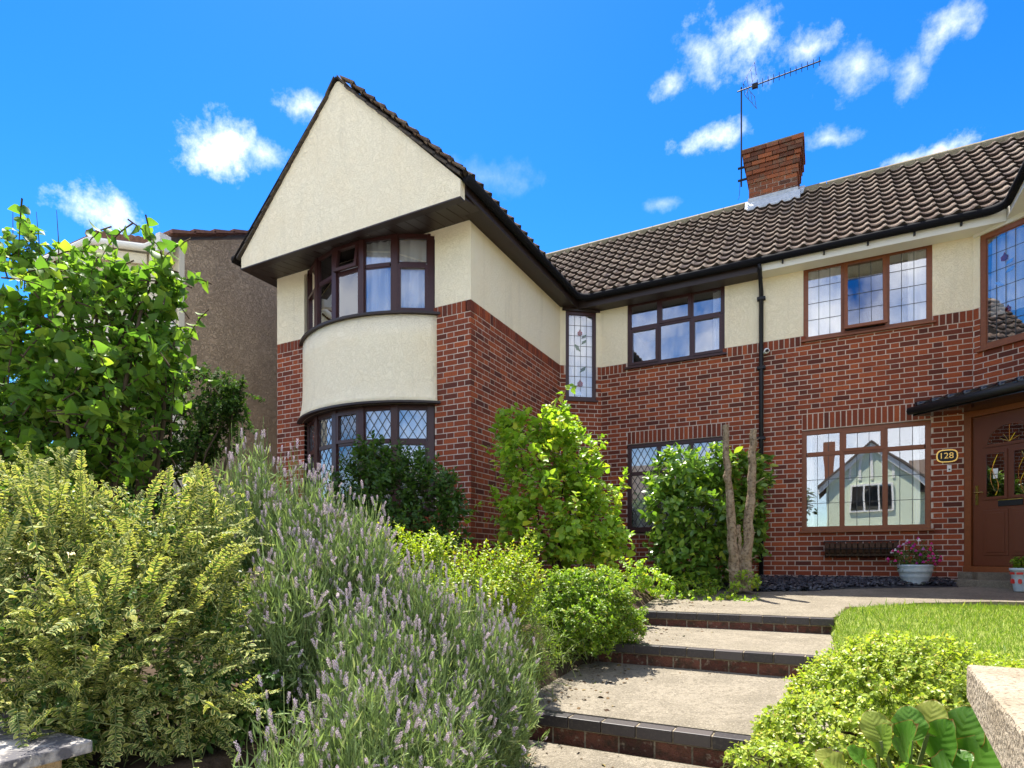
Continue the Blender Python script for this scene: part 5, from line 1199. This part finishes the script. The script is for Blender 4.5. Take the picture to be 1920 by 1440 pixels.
stump('right cut trunk with short snags along its side beside the black downpipe',[sp(1398,1108),sp(1400,1040),sp(1407,940),sp(1410,870),sp(1413,806)],[.11,.085,.07,.062,.055],[(.1,.14,.12,.024),(.22,.12,.06,.018),(.45,.13,.10,.012),(.62,.16,.10,.014),(.75,.09,.08,.01),(.9,.08,.06,.008)])
stump('short thin cut stem between the two taller trunks',[sp(1392,1080),sp(1387,1030),sp(1385,984)],[.04,.032,.03],[])
CLJ = [clump(1260,1112,7.7,45,14),clump(1330,1122,7.5,55,16),clump(1395,1130,7.3,38,14),clump(1400,1095,7.6,28,28),clump(1290,1095,8.0,60,20),clump(1215,1085,7.4,40,26),clump(1180,1070,7.3,40,30)]
t_ = shrub('ground_cover','low leafy ground cover around the foot of the cut trunks','plants',CLJ,ground_xy(1340,7.6),300,.14,9,.05,T_BROAD,'bush_leaf',limb=None,angle=60,jitter=.6,stemm='green_twig')
# creeping honeysuckle mound on the right
CLL = [clump(1700,1390,2.75,225,208),clump(1790,1330,2.9,150,115),clump(1560,1410,2.55,150,110),clump(1450,1450,2.35,100,60),clump(1850,1290,3.0,80,70)]
shrub('creeping_mound','spreading mound of small yellow green leaves between the steps and the right pier','shrub',CLL,ground_xy(1650,2.7),2600,.13,17,.030,T_SMALL,'mound_leaf',opposite=True,angle=75,jitter=.35,upbias=.2,limb=(.008,.003),stemm='green_twig',inner=.92,lumps=.05)
# trailing shoots reaching over the path
# bergenia
def bergenia():
    cxy = ground_xy(1720,1.55); z0 = float(gz(*cxy)); t = thing('bergenia','clump of large round fleshy green leaves beside the right pier','plant',(cxy[0],cxy[1],z0))
    V = []; UV = []; T = []; nt_, ns_ = 13, 9
    for i in range(nt_):
        tt_ = i/(nt_-1); w = .46*max(sin(pi*min(tt_**.8*.94+.06,1)),0)**.62
        for j in range(ns_):
            q = -1+2*j/(ns_-1); x = q*w*(1+.05*sin(tt_*17+q)); z = .55*x*x+.035*sin(tt_*15+q*2)*abs(q)**1.5-.22*max(tt_-.35,0)**2
            V.append((x,tt_,z)); UV.append((max(abs(q),tt_ if tt_ > .9 else 0),tt_-.30*abs(q)))
    for i in range(nt_-1):
        for j in range(ns_-1):
            a = i*ns_+j; T += [(a,a+1,a+ns_+1),(a,a+ns_+1,a+ns_)]
    me = np_mesh('leaf',np.array(V),np.array(T),'bergenia_leaf',np.array(UV),True)
    spots = [(1700,1390,.20,195,62),(1765,1375,.17,165,72),(1615,1415,.14,230,48),(1655,1372,.12,150,70),(1835,1415,.19,120,66),(1868,1372,.16,80,78),(1575,1432,.13,255,30),(1735,1440,.18,200,45),(1805,1352,.15,60,76),(1705,1340,.11,340,72),(1850,1440,.15,150,40),(1650,1440,.15,215,40),(1895,1345,.13,60,80),(1790,1420,.14,110,50),(1555,1412,.10,280,40),(1640,1345,.10,300,60),(1745,1330,.12,10,70)]
    for px,py,s,az,tilt in spots:
        s *= random.uniform(.72,.9); py += 14; az += random.uniform(-25,25)
        p = at(px,py,1.55-.0009*(py-1380)); a = radians(az); til = radians(tilt)
        ax = Vector((sin(a)*cos(til),cos(a)*cos(til),sin(til))); up = (Vector((0,0,1))-ax*ax.z+Vector((-.2,-.6,.1))).normalized()
        R = leaf_frames(np.array([ax]),np.array([up]))[0]; o = link('leaf',me,t); base = p-ax*s*.5
        o.location = base; o.rotation_euler = Matrix([list(r) for r in R]).to_euler(); o.scale = (s,s,s)
        q = Vector((cxy[0]+random.uniform(-.08,.08),cxy[1]+random.uniform(-.08,.08),z0-.02)); mb = MB(); mb.tube([q,(q+base)/2+Vector((0,0,.02)),base],[.008,.007,.005],6); mb.build('stalk','green_twig',t)
bergenia()

# ------------------------------------------------------------------ lawn
def lawn():
    n = 150000; x = rng.uniform(.06,5.5,n); y = rng.uniform(2.9,8.35,n)
    edge = np.interp(x,[.06,.35,.9,1.6,4,6],[6.75,7.3,7.85,8.1,8.25,8.3]); k = (y < edge) & (rng.random(n) < np.clip(1.4-.14*(y-3),.3,1))
    x, y = x[k], y[k]; pos = np.column_stack([x,y,gz(x,y)+.006]); ax = unit(rng.normal(0,.42,pos.shape)+np.array([0,0,1.0]))
    tag(link('grass',scatter_mesh('grass',T_BLADE,pos,leaf_frames(ax,rng.normal(0,1,pos.shape)),rng.uniform(.022,.055,len(pos))*(1+1.0*(rng.random(len(pos))<.03)),'grass')),'short bright green lawn grass to the right of the steps','grass',kind='stuff')
    xs = np.linspace(.06,5.6,40); ys = np.linspace(2.9,8.35,40); X, Y = np.meshgrid(xs,ys); Y = np.minimum(Y,np.interp(X,[.06,.35,.9,1.6,4,6],[6.75,7.3,7.85,8.1,8.25,8.3]))
    Z = gz(X,Y)+.014; i = np.arange(39)[:,None]*40+np.arange(39)[None]
    tag(link('lawn',np_mesh('lawn',np.stack([X,Y,Z],-1).reshape(-1,3),np.stack([i,i+1,i+41,i+40],-1).reshape(-1,4),'grass',smooth=True)),kind='structure')
lawn()

# ------------------------------------------------------------------ lift everything to street level
for o in TOPS: o.location.z += ZC
